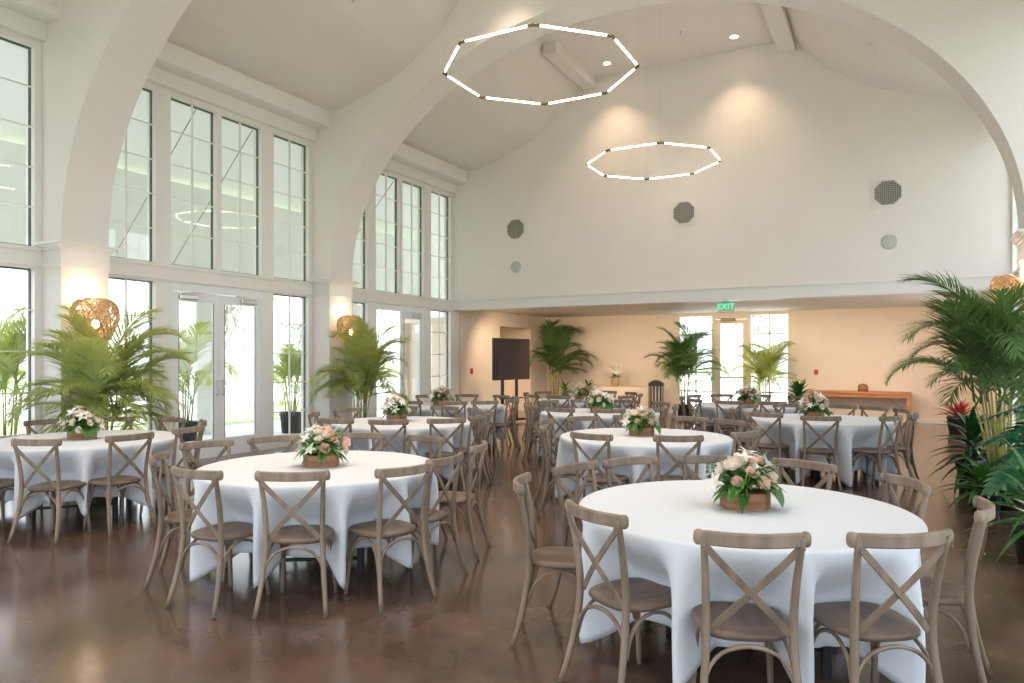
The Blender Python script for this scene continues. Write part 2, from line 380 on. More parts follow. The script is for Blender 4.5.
# rear wall with big glazing behind the camera
w = MB(); w.box(XL-.2,XR+.2,YF-.2,YF,5.2,8.3); w.box(XL-.2,XR+.2,YF-.2,YF,0,.12)
for x in (XL,-7.2,-4.8,-3.1,-.7,XR): w.box(x-.15,x+.15,YF-.2,YF,0,5.3)
w.box(XL,XR,YF-.2,YF,2.73,3.01)
struct('wall_rear', w, WHITE, 'white wall of tall glazing behind the camera')
for x0,x1 in ((XL+.15,-7.35),(-7.05,-4.95),(-4.65,-3.25),(-2.95,-.85),(-.55,XR-.15)):
    wn_ += 1; root = empty('window_%d'%wn_, (x0,YF,0), 0, 'tall window in the wall behind the camera', None, None, 'structure')
    g = MB(); g.box(0,x1-x0,-.06,-.055,.12,2.73); g.box(0,x1-x0,-.06,-.055,3.01,5.2); g.build('glass', GLASS, root)
    m = MB()
    for i in range(1,4): m.box((x1-x0)*i/4-.01,(x1-x0)*i/4+.01,-.08,-.04,.12,2.73); m.box((x1-x0)*i/4-.01,(x1-x0)*i/4+.01,-.08,-.04,3.01,5.2)
    for z in (.65,1.2,1.7,2.2,3.5,4.0,4.6): m.box(0,x1-x0,-.08,-.04,z-.01,z+.01)
    m.build('muntins', TRIM, root)

# end wall above the alcove, fascia
w = MB(); w.extr([(x,ceil_z(x)+.15) for x in xs_c]+[(XR+.2,2.80),(XL-.2,2.80)], 'y', YB, YB+.28)
struct('wall_end', w, WHITE, 'tall cream gable wall above the alcove opening')
c = MB(); c.box(XL,XR,YB-.03,YB+.30,2.76,3.0); c.box(XL,XR,YB-.06,YB+.3,3.0,3.035); c.box(XL,XR,YB-.045,YB,2.985,3.0)
n += 1; struct('trim_%d'%n, c, TRIM, 'long white fascia beam across the alcove opening')

# ------------------------------------------------------------------ alcove
w = MB(); w.box(XL-.15,XR+.15,YB+.3,YA+.2,2.85,3.05); w.box(XL-3.2,XL-.1,16.8,19.4,2.60,2.75)
struct('ceiling_alcove', w, CEIL, 'low flat ceiling of the alcove')
w = MB(); w.box(XL-.15,XL,YB+.3,17.13,0,2.9); w.box(XL-.15,XL,17.13,19.0,2.47,2.9); w.box(XL-.15,XL,19.0,YA+.15,0,2.9)
w.box(XL-3.2,XL-3.05,16.8,19.4,0,2.7); w.box(XL-3.2,XL-.15,17.0,17.13,0,2.7); w.box(XL-3.2,XL-.15,19.0,19.15,0,2.7)
w.box(XL,XL+.05,YB+.3,15.28,0,2.85)
struct('wall_alcove_left', w, ALCOVE, 'warm cream left wall of the alcove with a corridor opening')
w = MB(); w.box(XR,XR+.15,YB+.3,15.6,0,2.9); w.box(XR,XR+.15,18.4,YA+.15,0,2.9); w.box(XR,XR+.15,15.6,18.4,0,.9); w.box(XR,XR+.15,15.6,18.4,2.4,2.9)
struct('wall_alcove_right', w, ALCOVE, 'warm cream right wall of the alcove behind the palm')
WX = [(-5.45,-4.50),(-3.50,-2.50)]; DX = (-4.44,-3.56)
w = MB()
w.box(XL,-5.45,YA,YA+.2,0,2.9); w.box(-2.50,XR,YA,YA+.2,0,2.9); w.box(-5.45,-2.50,YA,YA+.2,2.78,2.9)
w.box(-4.50,-4.44,YA,YA+.2,0,2.78); w.box(-3.56,-3.50,YA,YA+.2,0,2.78); w.box(-4.44,-3.56,YA,YA+.2,2.66,2.78); w.box(-5.45,-4.5,YA,YA+.2,0,.12); w.box(-3.5,-2.5,YA,YA+.2,0,.12)
struct('wall_alcove_back', w, ALCOVE, 'warm cream back wall of the alcove')
wn_ += 1; root = empty('window_%d'%wn_, (XR, 15.6, .9), 0, 'added window giving daylight to the alcove side wall behind the large palm', None, None, 'structure')  # no window known here; added to bring daylight into the alcove
g = MB(); g.box(.06,.065,0,2.8,0,1.5); g.build('glass', GLASS, root); m = MB()
for i in range(5): m.box(.04,.09,2.8*i/4-.012,2.8*i/4+.012,0,1.5)
m.box(.04,.09,0,2.8,.74,.76); m.build('muntins', TRIM, root)
for i,(x0,x1) in enumerate(WX):
    wn_ += 1; root = empty('window_%d'%wn_, (x0,YA,.12), 0, 'alcove window just %s of the exit door'%('left','right')[i], None, None, 'structure')
    g = MB(); g.box(0,x1-x0,.055,.06,0,2.66); g.build('glass', GLASS, root); m = MB(); W_=x1-x0
    m.box(0,.03,0,.12,0,2.66); m.box(W_-.03,W_,0,.12,0,2.66); m.box(.03,W_-.03,0,.12,2.63,2.66)
    for k in range(1,5): m.box(.03,W_-.03,.035,.08,.532*k-.022,.532*k+.022)
    m.box(W_/2-.022,W_/2+.022,.035,.08,0,2.63); m.build('muntins', TRIM, root)
dn_ += 1; root = empty('door_%d'%dn_, (DX[0],YA,0), 0, 'glazed exit door with a push bar under the exit sign', None, None, 'structure')
W_ = DX[1]-DX[0]; e = MB(); e.box(0,.15,.03,.075,.01,2.65); e.box(W_-.13,W_,.03,.075,.01,2.65); e.box(.15,W_-.13,.03,.075,.01,.28); e.box(.15,W_-.13,.03,.075,2.54,2.65); lf = e.build('door_leaf', ALCOVE, root)
g = MB(); g.box(.15,W_-.13,.05,.055,.28,2.54); g.build('glass', GLASS, lf)
g = MB(); g.rbox(.08,W_-.06,-.05,-.01,1.02,1.08,.01); g.box(.09,.14,-.02,.03,1.03,1.07); g.box(W_-.12,W_-.07,-.02,.03,1.03,1.07); g.build('push_bar', STEEL, lf)
g = MB(); g.rbox(.16,.56,-.04,.03,2.60,2.68,.01); g.build('door_closer', BRASS, lf)
bb = MB(); bb.box(XL,-5.45,YA-.015,YA,0,.12); bb.box(-2.5,XR,YA-.015,YA,0,.12)
struct('baseboard_alcove', bb, TRIM, 'white baseboard along the alcove back wall')

# ------------------------------------------------------------------ outdoors
g = MB(); g.box(-120,-14.2,-80,160,-.5,-.08); g.box(-14.2,60,36,160,-.5,-.08); g.box(6,60,-80,36,-.5,-.08); g.box(-14.2,6,-80,-8,-.5,-.08)
struct('ground_lawn', g, GRASS, 'sunlit lawn around the hall')
g = MB(); g.box(-14.2,XL-.2,-8,36,-.3,-.04); g.box(XR+.2,6,-8,YA+.2,-.3,-.04); g.box(XL-.2,6,YA+.2,36,-.3,-.04); g.box(XL-.2,XR+.2,-8,YF-.2,-.3,-.04)
struct('ground_patio', g, PAVE, 'pale concrete patio around the hall')
g = MB(); g.box(-34,-20,-10,60,-.075,-.03); g.box(-20,20,36.5,66,-.075,-.03)
struct('ground_drive', g, mat('pale_gravel_drive',(.72,.70,.66),.9,var=.06), 'pale gravel drive beyond the patio')
# loggia beyond the left windows: columns, arched header, sloping roof
m = MB(); XO = -13.2
cols = [.65,5.45,10.26,15.0,19.8,24.6,29.4,34.2]
for y in cols: m.rbox(XO-.25,XO+.25,y-.28,y+.28,-.05,3.0,.03); m.box(XO-.3,XO+.3,y-.33,y+.33,2.9,3.05)
for a,b in zip(cols,cols[1:]):
    N=20; lo=[(XO+.2, a+(b-a)*i/N, 3.0+.5*math.sin(PI*i/N)**.8) for i in range(N+1)]
    lo2=[(XO-.2,p[1],p[2]) for p in lo]; up=[(XO+.2,p[1],5.2) for p in lo]; up2=[(XO-.2,p[1],5.2) for p in lo]
    m.grid([lo,up],False); m.grid([lo2,up2],False); m.grid([lo,lo2],False); m.grid([up,up2],False)
struct('wall_loggia', m, PORCH, 'pale sage arched colonnade outside the left windows')
m = MB()
m.box(XL-.2,XL,YA+.2,35,-.05,6.4); m.box(XL-.2,XL,YB+.3,YA+.2,2.92,6.4)  # wall added to block sun; the stretch above the alcove is unseen
for k in range(24): m.box(XL,XL+.03,YA+.5+k*.6,YA+.56+k*.6,-.05,6.4)
struct('wall_garden_sunblock', m, PORCH, 'pale sage batten wall beyond the alcove, added to hold sun off the loggia')
m = MB(); m.extr([(XL-.2,6.5),(XL-.2,6.7),(-13.9,5.35),(-13.9,5.15)],'y',.3,35)
struct('ceiling_loggia', m, PORCH, 'pale sage sloping roof of the loggia outside')
for i,(y) in enumerate((8.0,9.2,13.4)):
    m = MB(); m.tube([(XO+.22,y,3.1),(XL-.25,y,6.3)],.009,6); tag(m.build('tie_rod', mat('grey_rod',(.30,.30,.28),.5)), ('nearest thin grey tie rod seen through the upper left windows','middle thin grey tie rod seen through the upper left windows','farthest thin grey tie rod seen through the upper left windows')[i], 'rod', 'loggia tie rods')

# ------------------------------------------------------------------ lamps
def spot(parent, z, e, col=(1,.80,.62), size=95, blend=.9, r=.04, tilt=0):
    d = bpy.data.lights.new('spot', 'SPOT'); o = bpy.data.objects.new('lamp_light', d); COL.objects.link(o); o.parent = parent
    d.energy = e; d.color = col; d.spot_size = R_(size); d.spot_blend = blend; d.shadow_soft_size = r; o.location = (0,0,z); o.rotation_euler = (R_(tilt),0,0)
def point(parent, loc, e, col=(1,.74,.50), r=.1):
    d = bpy.data.lights.new('point', 'POINT'); o = bpy.data.objects.new('lamp_light', d); COL.objects.link(o); o.parent = parent
    d.energy = e; d.color = col; d.shadow_soft_size = r; o.location = loc
def downlight(x, y, z, lab, e, grp=None, size=95, col=(1,.80,.62), tilt=0):
    r = empty('recessed_downlight', (x,y,z), 0, lab, 'ceiling light', grp)
    m = MB(); m.lathe([(.075,-.001),(.105,-.001),(.105,-.008),(.075,-.010)], 24, cap=False); m.build('trim_ring', TRIM, r)
    m = MB(); m.lathe([(.0,-.004),(.077,-.004)], 24, cap=False, smooth=False); m.build('lens', LAMPE, r)
    spot(r, -.03, e, col, size=size, tilt=tilt)
downlight(-5.35, 14.1, 7.8, 'recessed ceiling downlight glowing beside the left boxed beam', 80, col=(1,.70,.46))
downlight(-2.75, 14.1, 7.8, 'recessed ceiling downlight glowing near the right boxed beam', 80, col=(1,.70,.46))
for y, pw_ in ((9.35,65), (7.0,270), (3.0,250), (-1.8,270)):
    for x in (-5.35, -2.75):
        downlight(x, y, 7.8, 'recessed downlight high in the ceiling out of view above the near arches', pw_, 'overhead downlights out of view')
AL = [(-8.6,15.65),(-7.1,15.65),(-5.6,15.65),(-4.1,15.65),(-2.6,15.65),(-1.1,15.65),(.4,15.65)]
for x,y in AL: downlight(x, y, 2.85, 'small warm downlight in the low alcove ceiling hidden behind the fascia', 100, 'alcove downlights', 150, (1,.74,.50), 38)
downlight(XL-1.6, 18.0, 2.60, 'warm downlight in the corridor ceiling left of the alcove', 110, None, 120, (1,.70,.45))

def ring(x, y, z, R, lab):
    r = empty('octagon_chandelier', (x,y,z), 0, lab, 'chandelier')
    V = [Vector((R*math.cos(R_(-67+45*k)), R*math.sin(R_(-67+45*k)), 0)) for k in range(8)]
    for k in range(8):
        a, b = V[k], V[(k+1)%8]; d = (b-a).normalized()
        m = MB(); m.tube([a+d*.06, b-d*.06], .0115, 10); m.build('light_tube', RINGE, r)
        p, q = V[k-1], V[k]; d0 = (q-p).normalized()
        m = MB(); m.tube([q-d0*.07, q, q+d*.07], .020, 8); m.build('corner_connector', BRASS, r)
        if k % 2 == 0:
            m = MB(); m.tube([q+Vector((0,0,.02)), q+Vector((0,0,ceil_z(x+q.x)-z))], .0012, 4); m.build('suspension_wire', STEEL, r)
ring(-3.92, 7.98, 5.2, 1.215, 'large glowing octagonal ring chandelier hanging nearer, between the two arches')
ring(-3.95, 12.78, 5.2, 1.225, 'smaller looking glowing octagonal ring chandelier hanging in front of the end wall')

def sconce(x, y, z, face, lab, e=14, S=1):
    r = empty('woven_wall_sconce', (x,y,z), 0, lab, 'wall lamp'); r.scale = (S,S,S); rnd = random.Random(3)
    prof = [(.02,-.36),(.07,-.30),(.14,-.2),(.20,-.08),(.245,.06),(.25,.17),(.22,.26),(.15,.315),(.06,.33)]
    def P_(t, a):
        t = max(0,min(.999,t))*(len(prof)-1); i = int(t); u = t-i; ra = prof[i][0]*(1-u)+prof[i+1][0]*u; z_ = prof[i][1]*(1-u)+prof[i+1][1]*u
        return Vector((ra*math.cos(a)*.85, ra*math.sin(a)*1.15, z_))
    m = MB()
    for k in range(84):
        a0 = rnd.uniform(0,2*PI); tw = rnd.choice((-1,1))*rnd.uniform(.8,2.6); t0 = rnd.uniform(0,.25); t1 = rnd.uniform(.75,1)
        pts = [P_(t0+(t1-t0)*i/12, a0+tw*i/12) * (1+rnd.uniform(-.03,.03)) for i in range(13)]
        m.tube(pts, .0062, 4)
    for k in range(9): 
        t = (k+.5)/9; m.tube([P_(t, 2*PI*i/20) for i in range(20)], .006, 4, closed=True)
    m.build('woven_shade', WICK, r)
    b = MB(); b.lathe([(.01,-.05),(.035,-.03),(.045,.0),(.035,.035),(.015,.06)], 14); b.build('bulb', BULB, r)
    k = MB(); k.box(-face*.21,-face*.24,-.06,.06,-.08,.08); k.tube([(-face*.22,0,0),(0,0,-.05)],.008,6); k.build('wall_bracket', BRASS, r)
    point(r, (-face*.12,0,.40), e*.4, r=.03); point(r, (0,0,0), e*.45, r=.05)
sconce(XL+P+.27, 5.42, 2.02, 1, 'large woven seagrass wall sconce glowing on the nearer left pier behind a palm', 9)
sconce(XL+P+.24, 10.26, 2.06, 1, 'woven seagrass wall sconce glowing on the farther left pier behind a palm', 8)
sconce(XR-P-.17, 10.3, 2.36, -1, 'pale woven wall sconce on the right pier at the photo edge', 4, .68)

# ------------------------------------------------------------------ wall fittings
for x, lab in ((-7.87,'left of three octagonal speaker grilles on the end wall'),(-3.89,'middle of three octagonal speaker grilles on the end wall'),(-.13,'right of three octagonal speaker grilles on the end wall')):
    r = empty('speaker_grille', (x, YB, 4.62), 0, lab, 'speaker')
    m = MB(); o8 = [(.26*math.cos(R_(22.5+45*k)), .26*math.sin(R_(22.5+45*k))) for k in range(8)]
    m.box(-.285,.285,-.012,0,-.285,.285); m.extr([(a*1.02,b*1.02) for a,b in o8],'y',-.028,-.010); m.build('surround', WHITE, r)
    g = MB(); q = .90; oct_ = [(a*q,b*q) for a,b in o8]; g.extr(oct_,'y',-.031,-.026); g.build('mesh_backing', SCRN if False else mat('grille_dark_backing',(.10,.095,.09),.8), r)  # dark backing sheet behind the grille bars
    g = MB()
    for k in range(-6,7):
        c = k*.035; h = min(.22, .32-abs(c)); g.box(c-.006,c+.006,-.036,-.031,-h,h); g.box(-h,h,-.037,-.031,c-.006,c+.006)
    g.build('mesh', mat('grille_bars',(.36,.34,.31),.6), r)
for x, z, lab in ((-7.87,3.73,'small round cover plate under the left speaker grille'),(-.11,3.72,'small round cover plate under the right speaker grille')):
    m = MB(); m.lathe([(.135,0),(.135,.012),(.12,.02),(0,.022)], 28, Matrix.Rotation(R_(90),4,'X'), cap=False)
    tag(m.build('round_cover_plate', PLATE, None, (x,YB,z)), lab, 'cover plate')
# exit sign
r = empty('exit_sign', (-3.06, YB+.12, 2.76), 0, 'green lit EXIT sign hanging from the fascia above the exit door', 'sign')
m = MB(); m.rbox(-.16,.16,-.012,.012,-.215,-.03,.006); m.box(-.05,.05,-.01,.01,-.03,0); m.build('sign_panel', SIGN, r)
cu = bpy.data.curves.new('exit_letters','FONT'); cu.body = 'EXIT'; cu.size = .17; cu.align_x = 'CENTER'; cu.align_y = 'CENTER'; cu.extrude = .003
to = bpy.data.objects.new('exit_letters', cu); COL.objects.link(to)
bpy.context.view_layer.update(); dg = bpy.context.evaluated_depsgraph_get(); me = bpy.data.meshes.new_from_object(to.evaluated_get(dg)); bpy.data.objects.remove(to)
me.materials.clear(); me.materials.append(EXITG); to = bpy.data.objects.new('exit_letters', me); COL.objects.link(to); to.parent = r; to.rotation_euler = (R_(90),0,0); to.location = (0,-.016,-.122)
# fire pulls, switches, small fittings
def plate(name, x, y, z, w, h, m_, lab, cat, side='y'):
    r = empty(name, (x,y,z), 0 if side=='y' else R_(90), lab, cat)
    b = MB(); b.rbox(-w/2,w/2,-.03,0,-h/2,h/2,.006); b.build('plate', m_, r)
    b = MB(); b.rbox(-w*.25,w*.25,-.042,-.03,-h*.18,h*.12,.003); b.build('handle', m_, r)
plate('fire_alarm_pull', -1.83, YA, 1.22, .10,.13, REDP, 'red fire alarm pull on the back wall above the pine console', 'fire alarm')
plate('fire_alarm_pull', XL, 15.62, 1.25, .10,.14, REDP, 'red fire alarm pull on the left alcove wall beside the screen', 'fire alarm', 'x')
plate('thermostat', -1.83, YA, 2.0, .10,.08, CERAM, 'small white thermostat on the back wall above the fire alarm', 'thermostat')
plate('emergency_light', XL, 15.45, 2.45, .26,.10, CERAM, 'small white emergency light high on the left alcove wall', 'light', 'x')
for x,y,lab in ((-7.05,8.1,'left ceiling sprinkler head'),(-3.6,13.4,'middle ceiling sprinkler head above the far ring'),(-.35,12.6,'right ceiling sprinkler head beyond the arch')):
    z = ceil_z(x); m = MB(); m.lathe([(.035,0),(.035,-.008),(.012,-.012),(.010,-.04),(.022,-.045),(.022,-.05)],12)
    tag(m.build('sprinkler_head', STEEL, None, (x,y,z)), lab, 'sprinkler')

# ------------------------------------------------------------------ chairs
def bez(a,b,c,d,n):
    a,b,c,d = map(Vector,(a,b,c,d)); return [a*(1-t)**3+b*3*t*(1-t)**2+c*3*t*t*(1-t)+d*t**3 for t in [i/n for i in range(n+1)]]
def make_chair():
    r = empty('crossback_chair', (0,0,0))
    # seat: rounded saddle plate
    ring_ = []
    for k in range(40):
        a = 2*PI*k/40; c, s_ = math.cos(a), math.sin(a)
        e = .62; x = math.copysign(abs(c)**e, c); y = math.copysign(abs(s_)**e, s_)
        ring_.append((x*(.205+.012*y), y*.205))
    rows = []
    for q,z in ((.90,.425),(.97,.430),(1,.440),(1,.450),(.97,.459),(.90,.463),(.7,.459),(.35,.453),(.02,.451)):
        rows.append([(x*q,y*q,z) for x,y in ring_])
    m = MB(); m.grid(rows, True, close=True); m.add([(x*.9,y*.9,.425) for x,y in ring_], [tuple(range(40))]); m.build('seat', SEATW, r)
    for s_ in (-1,1):
        pts = bez((s_*.228,-.292,0),(s_*.205,-.235,.16),(s_*.186,-.205,.33),(s_*.183,-.200,.46),8) + bez((s_*.183,-.200,.46),(s_*.182,-.198,.58),(s_*.190,-.225,.72),(s_*.205,-.262,.875),8)[1:]
        m = MB(); m.tube(pts, [.0145+.004*math.sin(PI*i/16) for i in range(17)], 10); m.build('rear_leg', WOOD, r)
        m = MB(); m.tube(bez((s_*.165,.150,.43),(s_*.172,.158,.3),(s_*.180,.168,.15),(s_*.190,.185,0),6), [.019,.018,.0175,.0165,.0155,.0145,.0135], 10); m.build('front_leg', WOOD, r)
        # side brace: arch between legs on this side
        pts = bez((s_*.196,-.205,.235),(s_*.188,-.185,.36),(s_*.18,-.13,.405),(s_*.172,-.03,.412),7)+bez((s_*.172,-.03,.412),(s_*.172,.06,.405),(s_*.172,.12,.36),(s_*.174,.142,.25),7)[1:]
        m = MB(); m.tube(pts, .0095, 8); m.build('side_brace', WOOD, r)
        # crossing slat
        o_ = .006*s_
        pts = bez((s_*.196,-.262+o_,.835),(s_*.10,-.262+o_,.73),(-s_*.05,-.235+o_,.60),(-s_*.165,-.196+o_,.468),12)
        m = MB(); m.band(pts, .031, .010, (s_*.7,0,-.7)); m.build('cross_slat', WOOD, r)
    for (y0,y1,nm,w) in ((-.215,-.215,'rear_brace',.198),(.155,.155,'front_brace',.172)):
        pts = bez((-w,y0,.235),(-w+.02,y0+.01,.37),(-.10,y0+.01,.408),(0,y0+.01,.413),7)+bez((0,y0+.01,.413),(.10,y0+.01,.408),(w-.02,y0+.01,.37),(w,y0,.235),7)[1:]
        m = MB(); m.tube(pts, .0095, 8); m.build(nm, WOOD, r)
    # top rail
    N = 16; pts = []
    for i in range(N+1):
        x = -.222+.444*i/N; pts.append((x, -.240-.055*math.cos(PI*x/.47), .868))
    m = MB(); m.band(pts, .058, .026, (0,0,1), wscale=[.9,1,1]+[1]*(N-5)+[1,1,.9]); 
    for sx in (-1,1): m.lathe([(.0,-.031),(.012,-.030),(.020,-.022),(.023,-.008),(.023,.008),(.020,.022),(.012,.030),(.0,.031)], 12, Matrix.Translation((sx*.222,-.242,.868)))
    m.build('top_rail', WOOD, r)
    for (x_,y_,z_) in ((-.205,-.282,.840),(.205,-.282,.840),(0,-.262,.655)):
        m = MB(); m.lathe([(.006,0),(.006,.004),(.003,.006),(0,.007)],8, Matrix.Translation((x_,y_,z_))@Matrix.Rotation(R_(90),4,'X')); m.build('rivet', BRASS, r)
    return r
CH = make_chair(); used = [False]
def chair(x, y, face, lab, grp):
    o = CH if not used[0] else copy_tree(CH); used[0] = True
    o.location = (x,y,0); o.rotation_euler = (0,0,face-PI/2); o.scale = (.95,1,1); tag(o, lab, 'chair', grp); return o

# ------------------------------------------------------------------ cloths and tables
TR = .89
def sm(x): x=max(0,min(1,x)); return x*x*(3-2*x)
def cloth_mesh(angs, seed, hem_c, hem_g):
    rnd = random.Random(seed); A = sorted(a % (2*PI) for a in angs); n = len(A); N = 300; RW = 16
    ph = [rnd.uniform(0,6.28) for _ in range(6)]
    gapn = [rnd.uniform(-.05,.05) for _ in range(n)]
    m = MB(); rows = []
    for q in (0.001,.3,.6,.85,.96): rows.append([(TR*q*math.cos(2*PI*k/N), TR*q*math.sin(2*PI*k/N), .764) for k in range(N)])
    for q,z in ((.992,.7635),(1.004,.758),(1.009,.748)): rows.append([(TR*q*math.cos(2*PI*k/N), TR*q*math.sin(2*PI*k/N), z) for k in range(N)])
    cols = []
    for k in range(N):
        a = 2*PI*k/N
        best = None
        for i in range(n):
            a0 = A[i]; a1 = A[(i+1)%n] + (2*PI if i==n-1 else 0)
            aa = a if a >= a0 else a+2*PI
            if a0 <= aa <= a1: best = (aa-a0, a1-aa, i); break
        d0, d1, gi = best; half = (d0+d1)/2; d = min(d0,d1)
        core = min(R_(10), half*.55)
        w = 1-sm((d-core)/max(.02,(half-core)))
        if half > R_(26): w = 1-sm((d-R_(12))/R_(14))
        cols.append((a,w,gi))
    for j in range(1,RW+1):
        t = j/RW; row = []
        for (a,w,gi) in cols:
            q_ = (1-w)**1.7; L = (hem_g+gapn[gi])*q_+hem_c*(1-q_) + .015*math.sin(7*a+ph[0]); w = 1-(1-w)**(1+1.1*t)
            s_ = t*L; z = .748-s_
            rin = .90-.25*sm(s_/.30)
            rout = .90+.05*t+.02*math.sin(PI*t)
            r = rin*w+rout*(1-w)
            r += t*(.014*math.sin(19*a+ph[1])+.010*math.sin(31*a+ph[2]+2*t)+.008*math.sin(11*a+ph[3]))*(1-.4*w)
            row.append((r*math.cos(a), r*math.sin(a), max(.006,z)))
        rows.append(row)
    m.grid(rows, True, close=True)
    return m
def table(x, y, angs, tlab, clab, seed, hem_c=.50, hem_g=.68):
    r = empty('round_folding_table', (x,y,0), 0, tlab, 'table', None)
    m = MB(); m.lathe([(.0,.728),(TR-.01,.728),(TR,.735),(TR,.750),(TR-.006,.757),(0,.757)], 64); m.build('tabletop', TABLEW, r)
    for k in range(4):
        a = R_(40+90*k+seed*13); q = MB(); cx_, cy_ = .50*math.cos(a), .50*math.sin(a)
        q.rbox(cx_-.022,cx_+.022,cy_-.022,cy_+.022,0,.728,.006); q.build('leg', BLACK, r)
    q = MB()
    for k in (0,2):
        a, b = R_(40+90*k+seed*13), R_(40+90*(k+1)+seed*13)
        q.tube([(.5*math.cos(a),.5*math.sin(a),.14),(.5*math.cos(b),.5*math.sin(b),.14)],.014,6)
    q.build('leg_rail', BLACK, r)
    c = cloth_mesh(angs, seed, hem_c, hem_g).build('tablecloth', CLOTH, None, (x,y,0))
    md = c.modifiers.new('thickness','SOLIDIFY'); md.thickness = .002; md.offset = 1
    tag(c, clab, 'tablecloth')
# position words for chairs round a table, by angle seen from the camera
RANK = ['nearest the camera','at the front, right of the nearest chair','at the front right','at the right side','at the far right','at the far side, right of centre','at the far side, left of centre','at the far left','at the left side','at the front left','at the front, left of the nearest chair']
def place(tx, ty, tname, chairs, clab, seed, hem_c=.50, hem_g=.68, rr=1.14):
    """chairs: list of (position angle deg, facing-normal angle deg or None, radius or None)"""
    back = math.degrees(math.atan2(-ty, -tx))
    L = []
    for c in chairs:
        a = c[0]; rel = (a-back+180) % 360-180      # + = anticlockwise from the camera side = towards the right
        L.append((rel, c))
    L.sort(key=lambda q: q[0])
    names = {}
    # nearest
    near = min(range(len(L)), key=lambda i: abs(L[i][0])); n_ = len(L)
    rights = [i for i in range(n_) if i != near and L[i][0] > L[near][0]]; lefts = [i for i in range(n_) if i != near and L[i][0] < L[near][0]][::-1]
    RW = ['front right','right','back right','far side right of centre','far side']; LW = ['front left','left','back left','far side left of centre','far side']
    ords = ['first','second','third','fourth','fifth','sixth']
    lab = {near: 'nearest the camera'}
    for j,i in enumerate(rights): lab[i] = '%s rightward from the nearest'%ords[j]
    for j,i in enumerate(lefts): lab[i] = '%s leftward from the nearest'%ords[j]
    for i,(rel,c) in enumerate(L):
        a = R_(c[0]); fa = R_(c[1]) if len(c)>1 and c[1] is not None else a; rad = c[2] if len(c)>2 else rr
        # rail centre at radius rad, seat centre .27 in front of it along the facing
        px = tx+rad*math.cos(a)-.27*math.cos(fa); py = ty+rad*math.sin(a)-.27*math.sin(fa)
        chair(px, py, fa+PI, 'crossback chair %s at %s'%(lab[i], tname), 'crossback chairs round the tables')
    table(tx, ty, [R_(c[0]) for c in chairs], 'round folding table hidden under the cloth at %s'%tname, clab, seed, hem_c, hem_g)
TABLES = {
 'T1': (-.76,4.08,'the largest front table',[(-77,-68),(-46,-54),(0,-4,1.14),(38,30,1.05),(79,66),(111,114),(142,146),(168,165),(-160,-158,1.24),(-117,-121,1.1)],'white linen cloth of the largest front right table'),
 'T2': (-3.92,4.12,'the front centre table',[(-55,-59,1.12),(-19,-17,1.2),(-89,-89),(-133,-137),(-176,166,1.2),(155,153,1.1),(114,120),(79,84),(6,1,1.12),(43,18,1.28)],'white linen cloth of the front centre table'),
 'T3': (-7.35,4.33,'the left edge table',[(-48,-67,1.22),(-12,-2,1.2),(168,168),(134,134),(97,94),(24,14,1.15),(60,50),(-82,-82)],'white linen cloth of the table at the left photo edge'),
 'T7': (-5.62,7.42,'the table by the pier palm',[(-142,-150),(170,160),(-93,-80,1.2),(-61,-62,1.17),(-28,-45,1.2),(61,55,1.1),(2,5,1.14),(128,128),(95,95),(28,28)],'white linen cloth of the centre left table by the palm'),
 'T4': (-2.35,7.32,'the table behind the largest',[(-97,-100,1.2),(-57,-60,1.16),(-137,-160),(151,145,1.1),(116,116),(80,85),(52,60),(-14,-25,1.15),(20,20),(-175,-178)],'white linen cloth of the middle table with a glossy leaf bouquet'),
 'T8': (-6.85,10.5,'the table by the open door',[(-57,-62,1.1),(-30,-45),(5,5),(70,70),(40,40),(110,110),(-95,-90),(-135,-130),(150,150),(185,185)],'white linen cloth of the back left table by the open door'),
 'T5': (-3.97,10.15,'the mid hall table',[(-98,-95),(-62,-64,1.1),(-130,-130),(-165,-165),(160,160),(125,125),(90,90),(52,52),(12,12),(-25,-25)],'white linen cloth of the table in the middle of the hall'),
 'T9': (-.92,10.5,'the table before the console',[(-119,-100,1.15),(-84,-76,1.25),(-42,-30,1.2),(28,24,1.15),(-16,-8,1.18),(80,80),(55,55),(118,118),(155,155),(-160,-160)],'long white linen cloth of the right table before the console'),
 'T10': (-2.3,13.0,'the table before the exit',[(-95,-80),(-60,-62),(-130,-140),(-165,-165),(-28,-30),(12,12),(50,50),(90,90),(125,125),(160,160)],'white linen cloth of the back table before the exit door'),
 'T6': (-5.45,13.0,'the table near the screen',[(-90,-85),(-55,-60),(-125,-125),(-160,-160),(-20,-20),(15,15),(50,50),(85,85),(120,120),(160,160)],'white linen cloth of the back table near the standing screen'),
}
for i,(k,v) in enumerate(TABLES.items()):
    place(*v, seed=i+2, hem_c=.50 if k not in ('T9',) else .60, hem_g=.645 if k != 'T9' else .73)

